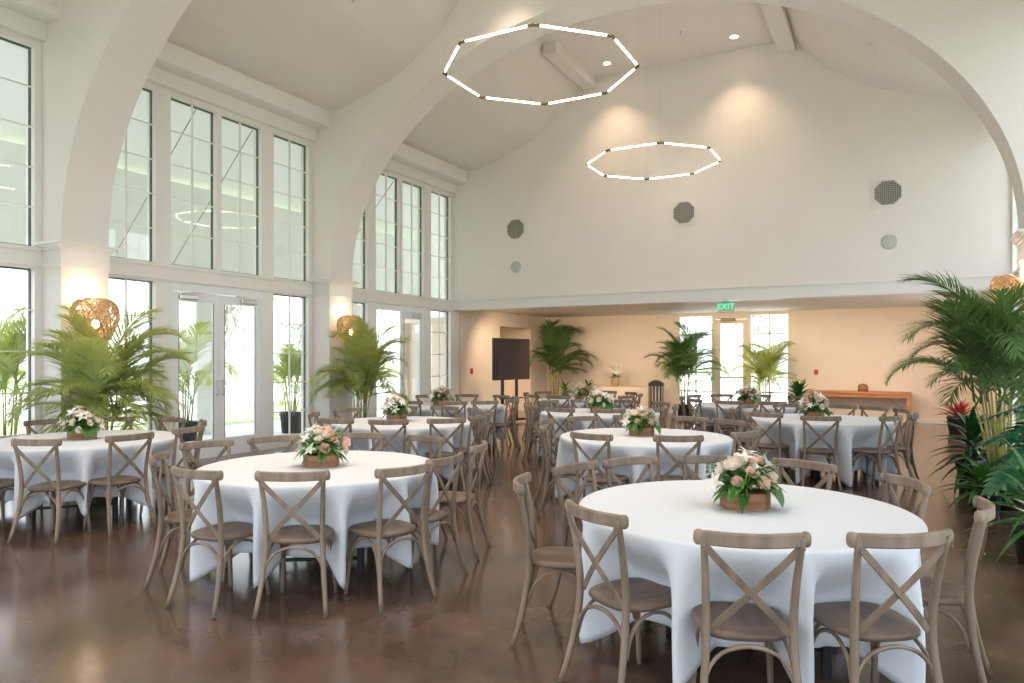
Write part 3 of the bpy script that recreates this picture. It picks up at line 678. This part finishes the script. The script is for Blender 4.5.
# ------------------------------------------------------------------ leaves and flowers
def blade(m, L, w, curve, M, seg=6, fold=.25, tip=1.0, belly=.45):
    """one leaf blade along +Y bending towards -Z, folded about its midrib"""
    rows = []; x=y=z=0; ang = 0; st = L/seg; py = 0; pz = 0
    for i in range(seg+1):
        t = i/seg; ww = w*math.sin(PI*min(1,(t*.94+.05))**belly)**tip if t<1 else .0005
        ww = max(ww,.0005)
        rows.append([(-ww/2,py,pz+ww*fold),(0,py,pz),(ww/2,py,pz+ww*fold)])
        ang = curve*(t+.5/seg); py += st*math.cos(ang); pz -= st*math.sin(ang)
    m.grid(rows, True, M)
def frond_mesh(seed, L=1.0, nl=46, arch=1.2, ll=.36, lw=.0135):
    """pinnate palm frond growing along +Y from origin"""
    rnd = random.Random(seed); m = MB(); pts = []; py = pz = 0; N = 14
    for i in range(N+1):
        t = i/N; pts.append(Vector((0,py,pz))); a = -.15+arch*t*t*1.1+.25*t; py += L/N*math.cos(a); pz -= L/N*math.sin(a)
    m.tube(pts, [.009*(1-t/N)+.0015 for t in range(N+1)], 5)
    for s_ in (-1,1):
        for k in range(nl):
            t = .20+.79*(k+.5)/nl; f = t*N; i = min(N-1,int(f)); p = pts[i].lerp(pts[i+1], f-i); d = (pts[i+1]-pts[i]).normalized()
            up = d.cross(Vector((1,0,0))); up = -up if up.z<0 else up
            sw = R_(58-30*t+rnd.uniform(-6,6)); l = ll*(math.sin(PI*(.16+.80*(t-.2)/.8))**.7)*rnd.uniform(.88,1.06)
            yv = (Vector((s_,0,0))*math.sin(sw)+d*math.cos(sw)+up*(.32+rnd.uniform(-.1,.1))).normalized()
            xv = yv.cross(up).normalized(); zv = xv.cross(yv)
            M = Matrix.Translation(p) @ Matrix((xv,yv,zv)).transposed().to_4x4()
            blade(m, l, lw, rnd.uniform(.5,1.1), M, seg=4, fold=.2, belly=.6)
    return m
FR = [frond_mesh(s, arch=a).mesh('frond') for s,a in ((1,.9),(2,1.35),(3,.5),(4,1.7))]
FRD = []
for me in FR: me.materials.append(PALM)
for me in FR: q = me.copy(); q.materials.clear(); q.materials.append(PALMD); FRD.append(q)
def pot(r, R, h, m_=None, name='pot'):
    m = MB(); m.lathe([(R*.78,0),(R*.82,.01),(R*.97,h*.85),(R*1.04,h*.87),(R*1.04,h),(R*.95,h),(R*.93,h*.93)], 24, cap=False)
    m.lathe([(0,0.004),(R*.78,0.004)],24,cap=False); m.build(name, m_ or POT, r)
    m = MB(); m.lathe([(R*.94,h*.93),(0,h*.95)],24,cap=False); m.build('soil', SOIL, r)
PIERS = [(y0-.1,y1+.1) for y0,y1 in ARCHES]
def blocked(p):
    if p.y < YA+.1 and (XL-.3 < p.x < XL+.05 or XR-.05 < p.x < XR+.4): return True
    if p.x > XL-.3 and any(a < p.y < b for a,b in PIERS) and (p.x < XL+P+.05 or p.x > XR-P-.05): return True
    return XL < p.x < XR and YA-.05 < p.y < YA+.5
def palm(x, y, H, spread, lab, seed, n=30, dark=False, potR=.2, outside=False, lean=(0,0), z0=0, canes=(.35,.58), els=(78,66,52,38,24,10), ns=9, extra=()):
    rnd = random.Random(seed); r = empty('areca_palm', (x,y,z0), 0, lab, 'palm')
    pot(r, potR, potR*1.7); ph_ = potR*1.6
    m = MB(); tops = []
    for k in range(ns):
        a = 2*PI*k/ns+rnd.uniform(-.3,.3); q = rnd.uniform(.2,.6)*potR; hh = H*rnd.uniform(*canes); ln = rnd.uniform(.02,.16)*spread
        b = Vector((q*math.cos(a), q*math.sin(a), ph_*.95)); t = b+Vector((ln*math.cos(a)+lean[0]*.3, ln*math.sin(a)+lean[1]*.3, hh-ph_*.6))
        m.tube([b, b.lerp(t,.5)+Vector((0,0,.02)), t], [.014,.011,.008], 6); tops.append(t)
    m.build('canes', CANE, r)
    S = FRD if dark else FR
    for k in range(n):
        t = tops[k % ns]; az = 2.399*k+rnd.uniform(-.3,.3); el = R_(rnd.choice(els)+rnd.uniform(-7,7))
        o = bpy.data.objects.new('frond', S[k % 4]); COL.objects.link(o); o.parent = r
        top = (H-t.z); l = min(spread*rnd.uniform(.85,1.1), spread*1.1)
        if el > R_(55): l = max(l*.8, min(1.25*l, top*1.25/math.sin(el)))
        dz = rnd.uniform(0,.25)*(H*.3)
        for att in range(14):
            dx, dy = math.cos(az)*math.cos(el)+lean[0]*.5, math.sin(az)*math.cos(el)+lean[1]*.5
            az2 = math.atan2(dy,dx); base = Vector((t.x,t.y,t.z-dz))
            if base.z < ph_: base.z = ph_+.02
            W0 = Vector((x,y,0))+base; h_ = Vector((math.cos(az2),math.sin(az2),0)); hl = l*min(1,math.cos(el)*1.1+.12); sd2 = Vector((-h_.y,h_.x,0))*l*.26
            if not any(blocked(W0+h_*hl*q+sd2*w_*(1-abs(q-.5))) for q in (.35,.6,.85,1.05) for w_ in (-1,0,1)): break
            az += rnd.choice((-1,1))*rnd.uniform(.3,1.2)
            if att > 6: l *= .88
        o.location = base; o.rotation_euler = (0,0,0)
        o.rotation_mode = 'QUATERNION'
        yv = Vector((math.cos(az2)*math.cos(el), math.sin(az2)*math.cos(el), math.sin(el))); xv = yv.cross(Vector((0,0,1))).normalized(); zv = xv.cross(yv)
        o.rotation_quaternion = Matrix((xv,yv,zv)).transposed().to_quaternion(); o.scale = (l,l,l)
    for j,(az2,el,l,bz) in enumerate(extra):
        o = bpy.data.objects.new('frond', S[(0,1,1)[j%3]]); COL.objects.link(o); o.parent = r; az2 = R_(az2); el = R_(el)
        o.location = (-.05,-.03,bz); o.rotation_mode = 'QUATERNION'
        yv = Vector((math.cos(az2)*math.cos(el), math.sin(az2)*math.cos(el), math.sin(el))); xv = yv.cross(Vector((0,0,1))).normalized(); zv = xv.cross(yv)
        o.rotation_quaternion = Matrix((xv,yv,zv)).transposed().to_quaternion(); o.scale = (l,l,l)
    return r
palm(XL+P+.46, 5.36, 2.2, 1.0, 'tall feathery areca palm in front of the nearer left pier with a glowing sconce', 11, 62, els=(64,52,40,26,12,0))
palm(XL+P+.50, 10.25, 2.3, .95, 'feathery areca palm in front of the farther left pier', 12, 54, els=(70,58,44,28,12))
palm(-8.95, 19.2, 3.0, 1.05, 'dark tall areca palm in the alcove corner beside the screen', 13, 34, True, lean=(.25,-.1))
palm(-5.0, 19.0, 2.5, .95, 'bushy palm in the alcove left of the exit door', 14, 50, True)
palm(-2.95, 19.1, 2.15, .9, 'feathery palm in the alcove right of the exit door', 15, 40)
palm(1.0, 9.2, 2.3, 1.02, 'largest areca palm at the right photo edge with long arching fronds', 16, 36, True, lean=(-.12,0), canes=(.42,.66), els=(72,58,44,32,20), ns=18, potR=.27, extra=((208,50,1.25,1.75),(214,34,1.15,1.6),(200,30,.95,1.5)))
for x,y,H,sp,sd_,lab in ((-11.7,8.75,2.2,1.0,21,'outdoor palm on the patio seen through the left glass door'),(-11.6,11.35,1.9,.9,22,'outdoor palm on the patio right of the glass doors'),(-11.6,5.7,2.4,1.0,23,'outdoor palm on the patio at the left photo edge')):
    palm(x, y, H, sp, lab, sd_, 26, False, .26, z0=-.04)

def strappy(name, x, y, L, w, n, m_, lab, cat, seed, potR=.16, ph=.28, potm=None, el0=75, el1=5, curve=1.1, stem=.0, z0=0, tip=1.0, belly=.5, fold=.2, potname='pot'):
    rnd = random.Random(seed); r = empty(name, (x,y,z0), 0, lab, cat); pot(r, potR, ph, potm, potname)
    f = MB()
    for k in range(n):
        t = k/(n-1); az = 2.399*k+rnd.uniform(-.2,.2); el = R_(el0+(el1-el0)*t+rnd.uniform(-6,6)); l = L*rnd.uniform(.8,1.1)*(.75+.35*t)
        yv = Vector((math.cos(az)*math.cos(el), math.sin(az)*math.cos(el), math.sin(el))); xv = yv.cross(Vector((0,0,1))).normalized(); zv = xv.cross(yv)
        b = Vector((.3*potR*math.cos(az), .3*potR*math.sin(az), ph*.95+stem*(1-t)))
        if stem:
            f.tube([(b.x*.6,b.y*.6,ph*.9), b+yv*.02], .006, 5)
        f.grid  # noqa
        blade(f, l, w, curve*rnd.uniform(.7,1.2), Matrix.Translation(b)@Matrix((xv,yv,zv)).transposed().to_4x4(), seg=7, fold=fold, tip=tip, belly=belly)
    f.build('foliage', m_, r); return r
def monstera(x, y, S, n, lab, seed, potR=.2, ph=.34, m_=None, H=.9):
    rnd = random.Random(seed); r = empty('monstera_plant', (x,y,0), 0, lab, 'potted plant'); pot(r, potR, ph)
    f = MB(); st = MB()
    for k in range(n):
        az = 2.399*k+rnd.uniform(-.3,.3); t = k/(n-1); hh = ph+H*(.95-.75*t)+rnd.uniform(-.06,.06); rad = S*(.3+.75*t)
        tip = Vector((rad*math.cos(az), rad*math.sin(az), hh)); b = Vector((.05*math.cos(az),.05*math.sin(az),ph*.93))
        st.tube(bez(b, b+Vector((0,0,(hh-ph)*.7)), tip-Vector((rad*.4*math.cos(az),rad*.4*math.sin(az),-.04)), tip, 6), .006, 5)
        yv = Vector((math.cos(az)*.85, math.sin(az)*.85, -.35-.3*t)).normalized(); xv = yv.cross(Vector((0,0,1))).normalized(); zv = xv.cross(yv)
        M = Matrix.Translation(tip)@Matrix((xv,yv,zv)).transposed().to_4x4(); s_ = rnd.uniform(.8,1.15)*.36
        # lobed leaf: fingers each side of the midrib
        for sd_ in (-1,1):
            for j in range(7):
                u = j/6; p0 = Vector((0, s_*(-.05+.85*u), 0)); sw = R_(105-85*u); l = s_*(.52+.25*math.sin(PI*min(1,u+.25)))*(1-.25*u)
                yv2 = Vector((sd_*math.sin(sw), math.cos(sw), .12)).normalized(); xv2 = yv2.cross(Vector((0,0,1))).normalized(); zv2 = xv2.cross(yv2)
                blade(f, l, s_*.19, .5, M@Matrix.Translation(p0)@Matrix((xv2,yv2,zv2)).transposed().to_4x4(), seg=4, fold=.08, belly=.55, tip=.6)
    st.build('stems', LEAFM, r); f.build('foliage', m_ or LEAFB, r); return r
strappy('dracaena_plant', 0.80, 10.0, .52, .095, 44, LEAFD, 'dark leafy potted plant in a black pot left of the largest palm', 'potted plant', 31, .17, .36, stem=.42, el0=70, el1=-25, curve=.8)
monstera(1.2, 7.75, .36, 15, 'blue green monstera plant at the right photo edge', 32, H=.95)
strappy('lady_palm', .98, 6.75, .62, .05, 46, LEAFM, 'strappy green plant low at the right photo edge in front of the monstera', 'potted plant', 33, .18, .28, stem=.30, el0=78, el1=-10, curve=1.0)
strappy('peace_lily', .80, 8.75, .42, .085, 34, LEAFM, 'low leafy green plant between the dark pot and the monstera', 'potted plant', 34, .16, .22, stem=.16, el0=75, el1=0, curve=1.0)
strappy('lady_palm', 1.2, 11.6, .5, .06, 36, LEAFM, 'green leafy plant behind the dark potted plant along the right wall', 'potted plant', 38, .16, .3, stem=.35, el0=75, el1=-10, curve=.9)
strappy('bromeliad', 1.16, 17.5, .50, .07, 40, REDL, 'red bromeliad in a dark pot by the alcove right wall', 'potted plant', 35, .22, .36, el0=80, el1=25, curve=.9, stem=.1)
strappy('rubber_plant', -2.15, 18.95, .42, .13, 30, LEAFD, 'dark broad-leaved plant in a tan basket left of the pine console', 'potted plant', 36, .19, .50, POTT, stem=.34, el0=75, el1=5, curve=.6, belly=.6, tip=.7, potname='basket')
strappy('leafy_fern', -8.25, 18.4, .36, .06, 34, LEAFM, 'low leafy plant in a pale pot at the foot of the dark palm', 'potted plant', 37, .17, .34, CERAM, el0=70, el1=-15, curve=1.1, stem=.5)
strappy('leafy_fern', -7.75, 18.9, .36, .07, 30, LEAFD, 'low dark leafy plant right of the dark alcove palm', 'potted plant', 39, .18, .36, POTT, el0=70, el1=-5, curve=1.0, stem=.5, potname='basket')

# --- bouquets
def petal_cup(m, R, w, h, az, flare, M, z0=0):
    rows = []
    for i in range(5):
        t = i/4; rr = R*(.35+.65*math.sin(t*PI/2))+flare*t*t; zz = z0+h*t; ww = w*(.5+.7*math.sin(PI*(.15+.65*t)))
        rows.append([((rr+.10*R*math.cos(PI*(u-.5)*1.0))*math.cos(az+ww*(u-.5)), (rr+.10*R*math.cos(PI*(u-.5)))*math.sin(az+ww*(u-.5)), zz-(abs(u-.5)*2)**2*h*.28*t) for u in (0,.25,.5,.75,1)])
    m.grid(rows, True, M)
def rose_mesh(seed):
    rnd = random.Random(seed); m = MB()
    for ring_i,(R,np_,h,fl) in enumerate(((.004,3,.022,-.003),(.009,4,.026,-.002),(.015,5,.028,.000),(.021,5,.028,.005),(.026,6,.026,.010))):
        for k in range(np_): petal_cup(m, R, 2*PI/np_*1.12, h*rnd.uniform(.85,1.15), 2*PI*k/np_+ring_i*.7+rnd.uniform(-.15,.15), fl+rnd.uniform(-.002,.003), Matrix.Identity(4), -.0065*ring_i)
    m.lathe([(.002,-.025),(.010,-.014),(.016,-.004),(.010,.0)],10)
    return m.mesh('rose_bloom')
def lily_mesh():
    m = MB()
    for k in range(6):
        az = PI/3*k; el = R_(48 if k%2 else 36); yv = Vector((math.cos(az)*math.cos(el), math.sin(az)*math.cos(el), math.sin(el))); xv = yv.cross(Vector((0,0,1))).normalized(); zv = xv.cross(yv)
        blade(m, .068, .030 if k%2 else .024, .9, Matrix((xv,yv,zv)).transposed().to_4x4(), seg=5, fold=.18, belly=.75, tip=.7)
    m.lathe([(.003,-.02),(.006,0),(.003,.01)],8)
    return m.mesh('lily_bloom')
ROSES = []
for s_,mt in ((1,ROSEP),(2,ROSEW)):
    me = rose_mesh(s_); me.materials.append(mt); ROSES.append(me)
LILY = lily_mesh(); LILY.materials.append(LILYW)
def hexbox(m, a, b, h):
    o_ = [(-a,-b*.45),(-a*.55,-b),(a*.55,-b),(a,-b*.45),(a,b*.45),(a*.55,b),(-a*.55,b),(-a,b*.45)]
    t = .008; vs = []
    for q,z in ((1,0),(1,h),(.93,h),(.93,.02)): vs.append([(x*q,y*q,z) for x,y in o_])
    m.grid(vs, False, close=True); m.add([(x,y,0) for x,y in o_],[tuple(range(8))]); m.add([(x*.93,y*.93,h*.8) for x,y in o_],[tuple(range(8))])
def bouquet_proto(seed, lilyn=8, rosen=17, spike=True, bigleaf=True):
    rnd = random.Random(seed); r = empty('flower_arrangement', (0,0,0))
    m = MB(); hexbox(m, .118, .095, .085); m.build('wooden_box', BOXW, r)
    f = MB()
    for k in range(64):
        az = 2.399*k; el = R_(rnd.uniform(-12,70)); l = rnd.uniform(.12,.20)
        yv = Vector((math.cos(az)*math.cos(el), math.sin(az)*math.cos(el), math.sin(el))); xv = yv.cross(Vector((0,0,1))).normalized(); zv = xv.cross(yv)
        blade(f, l, rnd.uniform(.035,.055), rnd.uniform(.4,1.1), Matrix.Translation((.05*math.cos(az),.04*math.sin(az),.09+rnd.uniform(0,.07)))@Matrix((xv,yv,zv)).transposed().to_4x4(), seg=5, fold=.15, belly=.6, tip=.8)
    f.build('foliage', LEAFM, r)
    f = MB()          # thin grassy sprigs
    for k in range(26):
        az = rnd.uniform(0,2*PI); el = R_(rnd.uniform(0,70)); yv = Vector((math.cos(az)*math.cos(el), math.sin(az)*math.cos(el), math.sin(el))); xv = yv.cross(Vector((0,0,1))).normalized(); zv = xv.cross(yv)
        blade(f, rnd.uniform(.18,.27), .007, rnd.uniform(.3,1.2), Matrix.Translation((.03*math.cos(az),.03*math.sin(az),.10))@Matrix((xv,yv,zv)).transposed().to_4x4(), seg=6, fold=.1)
    f.build('grassy_sprigs', PALM, r)
    if bigleaf:
        for az,sc in ((-.75,1),(2.6,.6)):
            f = MB(); yv = Vector((math.cos(az), math.sin(az), -.15)).normalized(); xv = yv.cross(Vector((0,0,1))).normalized(); zv = xv.cross(yv)
            blade(f, .15*sc, .17*sc, 1.3, Matrix.Translation((.10*math.cos(az),.075*math.sin(az),.115))@Matrix((xv,yv,zv)).transposed().to_4x4(), seg=8, fold=.10, belly=.5, tip=.5)
            f.build('broad_leaf', LEAFM, r)
    N = lilyn+rosen; 
    for k in range(N):
        u = (k+.5)/N; el = R_(80-74*u+rnd.uniform(-6,6)); az = 2.399*k+seed; rad = .150+rnd.uniform(-.02,.03)
        d = Vector((math.cos(az)*math.cos(el)*1.15, math.sin(az)*math.cos(el)*.9, math.sin(el)*(1.15 if k%4==0 else 1)))
        me = LILY if (k*lilyn) % N < lilyn else ROSES[(0,1,0,1,1)[k%5]]
        o = bpy.data.objects.new(me.name.split('.')[0], me); COL.objects.link(o); o.parent = r
        dd = (d+Vector((rnd.uniform(-.35,.35),rnd.uniform(-.35,.35),rnd.uniform(-.2,.3)))).normalized()
        o.location = Vector((0,0,.09))+d*rad; o.rotation_mode = 'QUATERNION'; o.rotation_quaternion = dd.to_track_quat('Z','Y'); s_ = rnd.uniform(.8,1.2)*(.95 if me is LILY else 1.0); o.scale = (s_,)*3
    return r
BQ = [bouquet_proto(1), bouquet_proto(2, 9, 15, bigleaf=False), bouquet_proto(4, 7, 18)]
bused = [0,0,0]
for k,bi,rz,lab in (('T1',0,35,'pink and white bouquet in a cedar box on the largest front right table'),('T2',1,28,'white and blush bouquet in a cedar box on the front centre table'),
    ('T3',2,28,'blush bouquet in a wooden box on the table at the left photo edge'),('T4',0,40,'cream and pink bouquet with glossy leaves on the middle table'),('T7',1,100,'peach bouquet on the centre left table by the palm'),
    ('T5',2,20,'pink and white bouquet on the table in the middle of the hall'),('T6',1,0,'white and pink bouquet on the back table near the standing screen'),('T8',0,60,'pale bouquet on the back left table by the open door'),
    ('T9',2,80,'large blush bouquet on the right table before the console'),('T10',0,10,'peach and white bouquet on the back table before the exit door')):
    o = BQ[bi] if not bused[bi] else copy_tree(BQ[bi]); bused[bi] = 1
    v = TABLES[k]; cx_, cy_ = {'T1':(-.74,4.10),'T2':(-3.89,4.11),'T3':(-7.33,4.30),'T4':(-2.40,7.36),'T7':(-5.78,7.5),'T8':(-7.0,10.35),'T9':(-.98,10.5)}.get(k, v[:2])
    o.location = (cx_,cy_,.766); o.rotation_euler = (0,0,R_(rz)); s_ = 1.18 if k in ('T9','T7','T8','T5','T6','T10') else 1.08; o.scale = (s_,)*3
    tag(o, lab, 'bouquet')

# ------------------------------------------------------------------ alcove furniture
r = empty('standing_screen', (-8.2, 15.14, 0), R_(81), 'dark flat screen on a black wheeled stand at the alcove left', 'screen')
b = MB(); b.rbox(-.72,.72,-.03,.03,1.06,2.06,.012); b.build('screen_housing', BLACK, r)
b = MB(); b.box(-.70,.70,-.034,-.030,1.08,2.04); b.build('screen_glass', SCRN, r)
for x in (-.28,.28):
    b = MB(); b.rbox(x-.04,x+.04,.035,.085,.06,1.9,.008); b.build('post', BLACK, r)
b = MB(); b.rbox(-.36,.36,-.10,.10,.60,.63,.008); b.build('shelf', BLACK, r)
b = MB(); b.rbox(-.62,.62,.03,.09,.05,.10,.008); b.build('base_bar', BLACK, r)
for x in (-.58,.58):
    b = MB(); b.rbox(x-.03,x+.03,-.34,.38,.05,.09,.008); b.build('foot', BLACK, r)
    for y in (-.30,.34):
        b = MB(); b.lathe([(.0,-.012),(.025,-.012),(.025,.012),(0,.012)],12, Matrix.Translation((x,y,.025))@Matrix.Rotation(R_(90),4,'Y')); b.build('caster', POT, r)
# pine console
r = empty('pine_console_table', (-.80, 19.72, 0), 0, 'long orange stained pine console table with dark braces against the back wall', 'console table')
b = MB(); 
for k in range(3): b.rbox(-1.14,1.14,-.26+.175*k,-.26+.175*k+.172,.70,.755,.006)
b.build('top', CONW, r)
b = MB(); b.box(-1.08,1.08,-.22,-.19,.62,.70); b.box(-1.08,1.08,.19,.22,.62,.70); b.build('apron', CONW, r)
for x in (-1.07,1.07):
    for y in (-.18,.18): b = MB(); b.rbox(x-.045,x+.045,y-.045,y+.045,0,.70,.008); b.build('leg', CONW, r)
for sx in (-1,1):
    b = MB(); b.band([(sx*.50,-.12,.69),(sx*.96,-.12,.34)], .035,.008,(0,1,0)); b.build('folding_brace', BLACK, r)
b = MB(); b.lathe([(.10,0),(.115,.02),(.115,.12),(.09,.17),(.04,.19),(0,.195)],20); tag(b.build('wooden_canister', BOXW, None, (-.72,19.7,.757)), 'small brown domed canister on the pine console', 'canister')
# buffet table with ivory cloth and orchid
r = empty('buffet_table', (-7.1,19.55,0), 0, 'long folding buffet table hidden under an ivory cloth at the back wall', 'table')
b = MB(); b.rbox(-1.2,1.2,-.33,.33,.72,.755,.01); b.build('tabletop', TABLEW, r)
for x in (-1.05,1.05):
    for y in (-.25,.25): b = MB(); b.tube([(x,y,0),(x,y,.72)],.018,8); b.build('leg', BLACK, r)
IV = mat('ivory_linen', (.78,.68,.54), .85, var=.03, scale=60)
b = MB(); N = 200; rows = []
per = []
def rect(t, a, bb_):
    Pm = 4*(a+bb_); d = t*Pm
    for (x0,y0,x1,y1,l) in ((-a,-bb_,a,-bb_,2*a),(a,-bb_,a,bb_,2*bb_),(a,bb_,-a,bb_,2*a),(-a,bb_,-a,-bb_,2*bb_)):
        if d <= l: u=d/l; return (x0+(x1-x0)*u, y0+(y1-y0)*u)
        d -= l
    return (-a,-bb_)
for q,z in ((.01,.762),(.6,.762),(.995,.762),(1.0,.755)): rows.append([(*rect(k/N,1.215*q,.345*q),z) for k in range(N)])
for j in range(1,11):
    t=j/10; rows.append([(lambda p,k=k: (p[0]*(1+.012*t*(1+math.sin(k*.9))), p[1]*(1+.05*t*(1+math.sin(k*.9+1))), .755-.745*t))(rect(k/N,1.22,.35)) for k in range(N)])
b.grid(rows, True, close=True); tag(b.build('tablecloth', IV, None, (-7.1,19.55,0)), 'ivory floor-length cloth of the long buffet table at the back wall', 'tablecloth')
r = empty('potted_orchid', (-7.15,19.5,.765), 0, 'white orchid in a wicker vase on the ivory buffet table', 'flowers')
b = MB(); b.lathe([(.07,0),(.11,.05),(.13,.13),(.10,.22),(.08,.27),(.10,.29)],20,cap=False); b.lathe([(0,.001),(.07,.001)],20,cap=False); b.build('wicker_vase', POTT, r)
b = MB(); rnd = random.Random(5)
for k in range(7): b.tube(bez((0,0,.25),(0,0,.45),(.12*math.cos(k*2.4),.08*math.sin(k*2.4),.6),(.22*math.cos(k*2.4),.12*math.sin(k*2.4),.55+.05*rnd.random()),8), .005, 5)
b.build('stems', CANE, r)
b = MB()
for k in range(16):
    az=2.399*k; el=R_(rnd.uniform(10,70)); yv = Vector((math.cos(az)*math.cos(el), math.sin(az)*math.cos(el), math.sin(el))); xv = yv.cross(Vector((0,0,1))).normalized(); zv = xv.cross(yv)
    blade(b, rnd.uniform(.2,.35), .055, .8, Matrix.Translation((0,0,.25))@Matrix((xv,yv,zv)).transposed().to_4x4(), seg=6)
b.build('foliage', LEAFD, r)
for k in range(12):
    o = bpy.data.objects.new('orchid_bloom', LILY); COL.objects.link(o); o.parent = r; az = 2.399*k; o.location = (.16*math.cos(az)*rnd.uniform(.5,1.2), .10*math.sin(az)-.04, .33+.28*rnd.random()); o.scale = (1.2,)*3; o.rotation_euler = (R_(70),0,rnd.uniform(-1,1))
# slatted bin
r = empty('slatted_waste_bin', (-5.75,18.9,0), 0, 'dark vertically slatted waste bin left of the bushy alcove palm', 'bin')
b = MB(); b.lathe([(.20,0),(.20,.84),(.17,.86),(.17,.5)],28,cap=False); b.build('bin_body', BINB, r)
for k in range(14):
    a = 2*PI*k/14; b = MB(); b.rbox(-.014,.014,-.006,.006,.03,.82,.003, Matrix.Translation((.208*math.cos(a),.208*math.sin(a),0))@Matrix.Rotation(a+PI/2,4,'Z')); b.build('slat', BINL, r)
b = MB(); b.lathe([(.21,.84),(.22,.86),(.21,.90),(.12,.96),(.03,.985),(0,.985)],28,cap=False); b.build('lid', BINB, r)

# ------------------------------------------------------------------ trees outdoors
def tree(name, x, y, H, R, lab, seed, leaves=2200, bare=False, m_=None):
    rnd = random.Random(seed); r = empty(name, (x,y,-.06), 0, lab, 'tree'); b = MB(); tips = []
    def br(p, d, l, rad, dep):
        pts = [p]; q = p.copy(); dd = d.copy()
        for i in range(4):
            dd = (dd+Vector((rnd.uniform(-.25,.25),rnd.uniform(-.25,.25),rnd.uniform(-.05,.15)))).normalized(); q = q+dd*l/4; pts.append(q.copy())
        b.tube(pts, [rad*(1-.1*i) for i in range(5)], 6)
        if dep == 0: tips.append(q); return
        for k in range(rnd.choice((2,3,3))):
            nd = (dd+Vector((rnd.uniform(-1,1),rnd.uniform(-1,1),rnd.uniform(-.2,.5)))*.8).normalized(); br(q, nd, l*.82, rad*.6, dep-1)
        tips.append(q)
    br(Vector((0,0,0)), Vector((0,0,1)), H*.22, H*.022, 5)
    b.build('trunk_and_branches', BARK, r)
    f = MB()
    for k in range(leaves):
        c = rnd.choice(tips); p = c+Vector((rnd.gauss(0,1),rnd.gauss(0,1),rnd.gauss(0,.8)))*R*.16; s_ = H*.022*rnd.uniform(.7,1.4); M = Matrix.Translation(p)@Matrix.Rotation(rnd.uniform(0,6.3),4,'Z')@Matrix.Rotation(rnd.uniform(-1.2,1.2),4,'X')
        f.add([(0,0,0),(s_*.5,s_*.6,.1*s_),(0,s_*1.4,0),(-s_*.5,s_*.6,.1*s_)],[(0,1,2,3)],False,M)
    f.build('foliage', m_ or TREEG, r)
tree('oak_tree', -34, 28, 9, 5, 'wide spreading oak seen through the left glass doors', 51, 1100)
tree('oak_tree', -30, 13, 7, 5, 'oak beyond the drive seen through the near left windows', 52, 1500)
for i,(x,y) in enumerate(((-30,75),(-22,80),(-14,78),(-5,82),(3,79),(12,80),(-40,60),(-48,48))):
    tree('distant_tree', x, y, 6+(i%3), 7, 'distant horizon tree, %s beyond the lawn'%('directly behind the exit door','second right of the exit door','third right of the exit door','fourth right of the exit door','fifth right of the exit door','rightmost of the row','left of the exit door','leftmost of the row')[i], 60+i, 900)
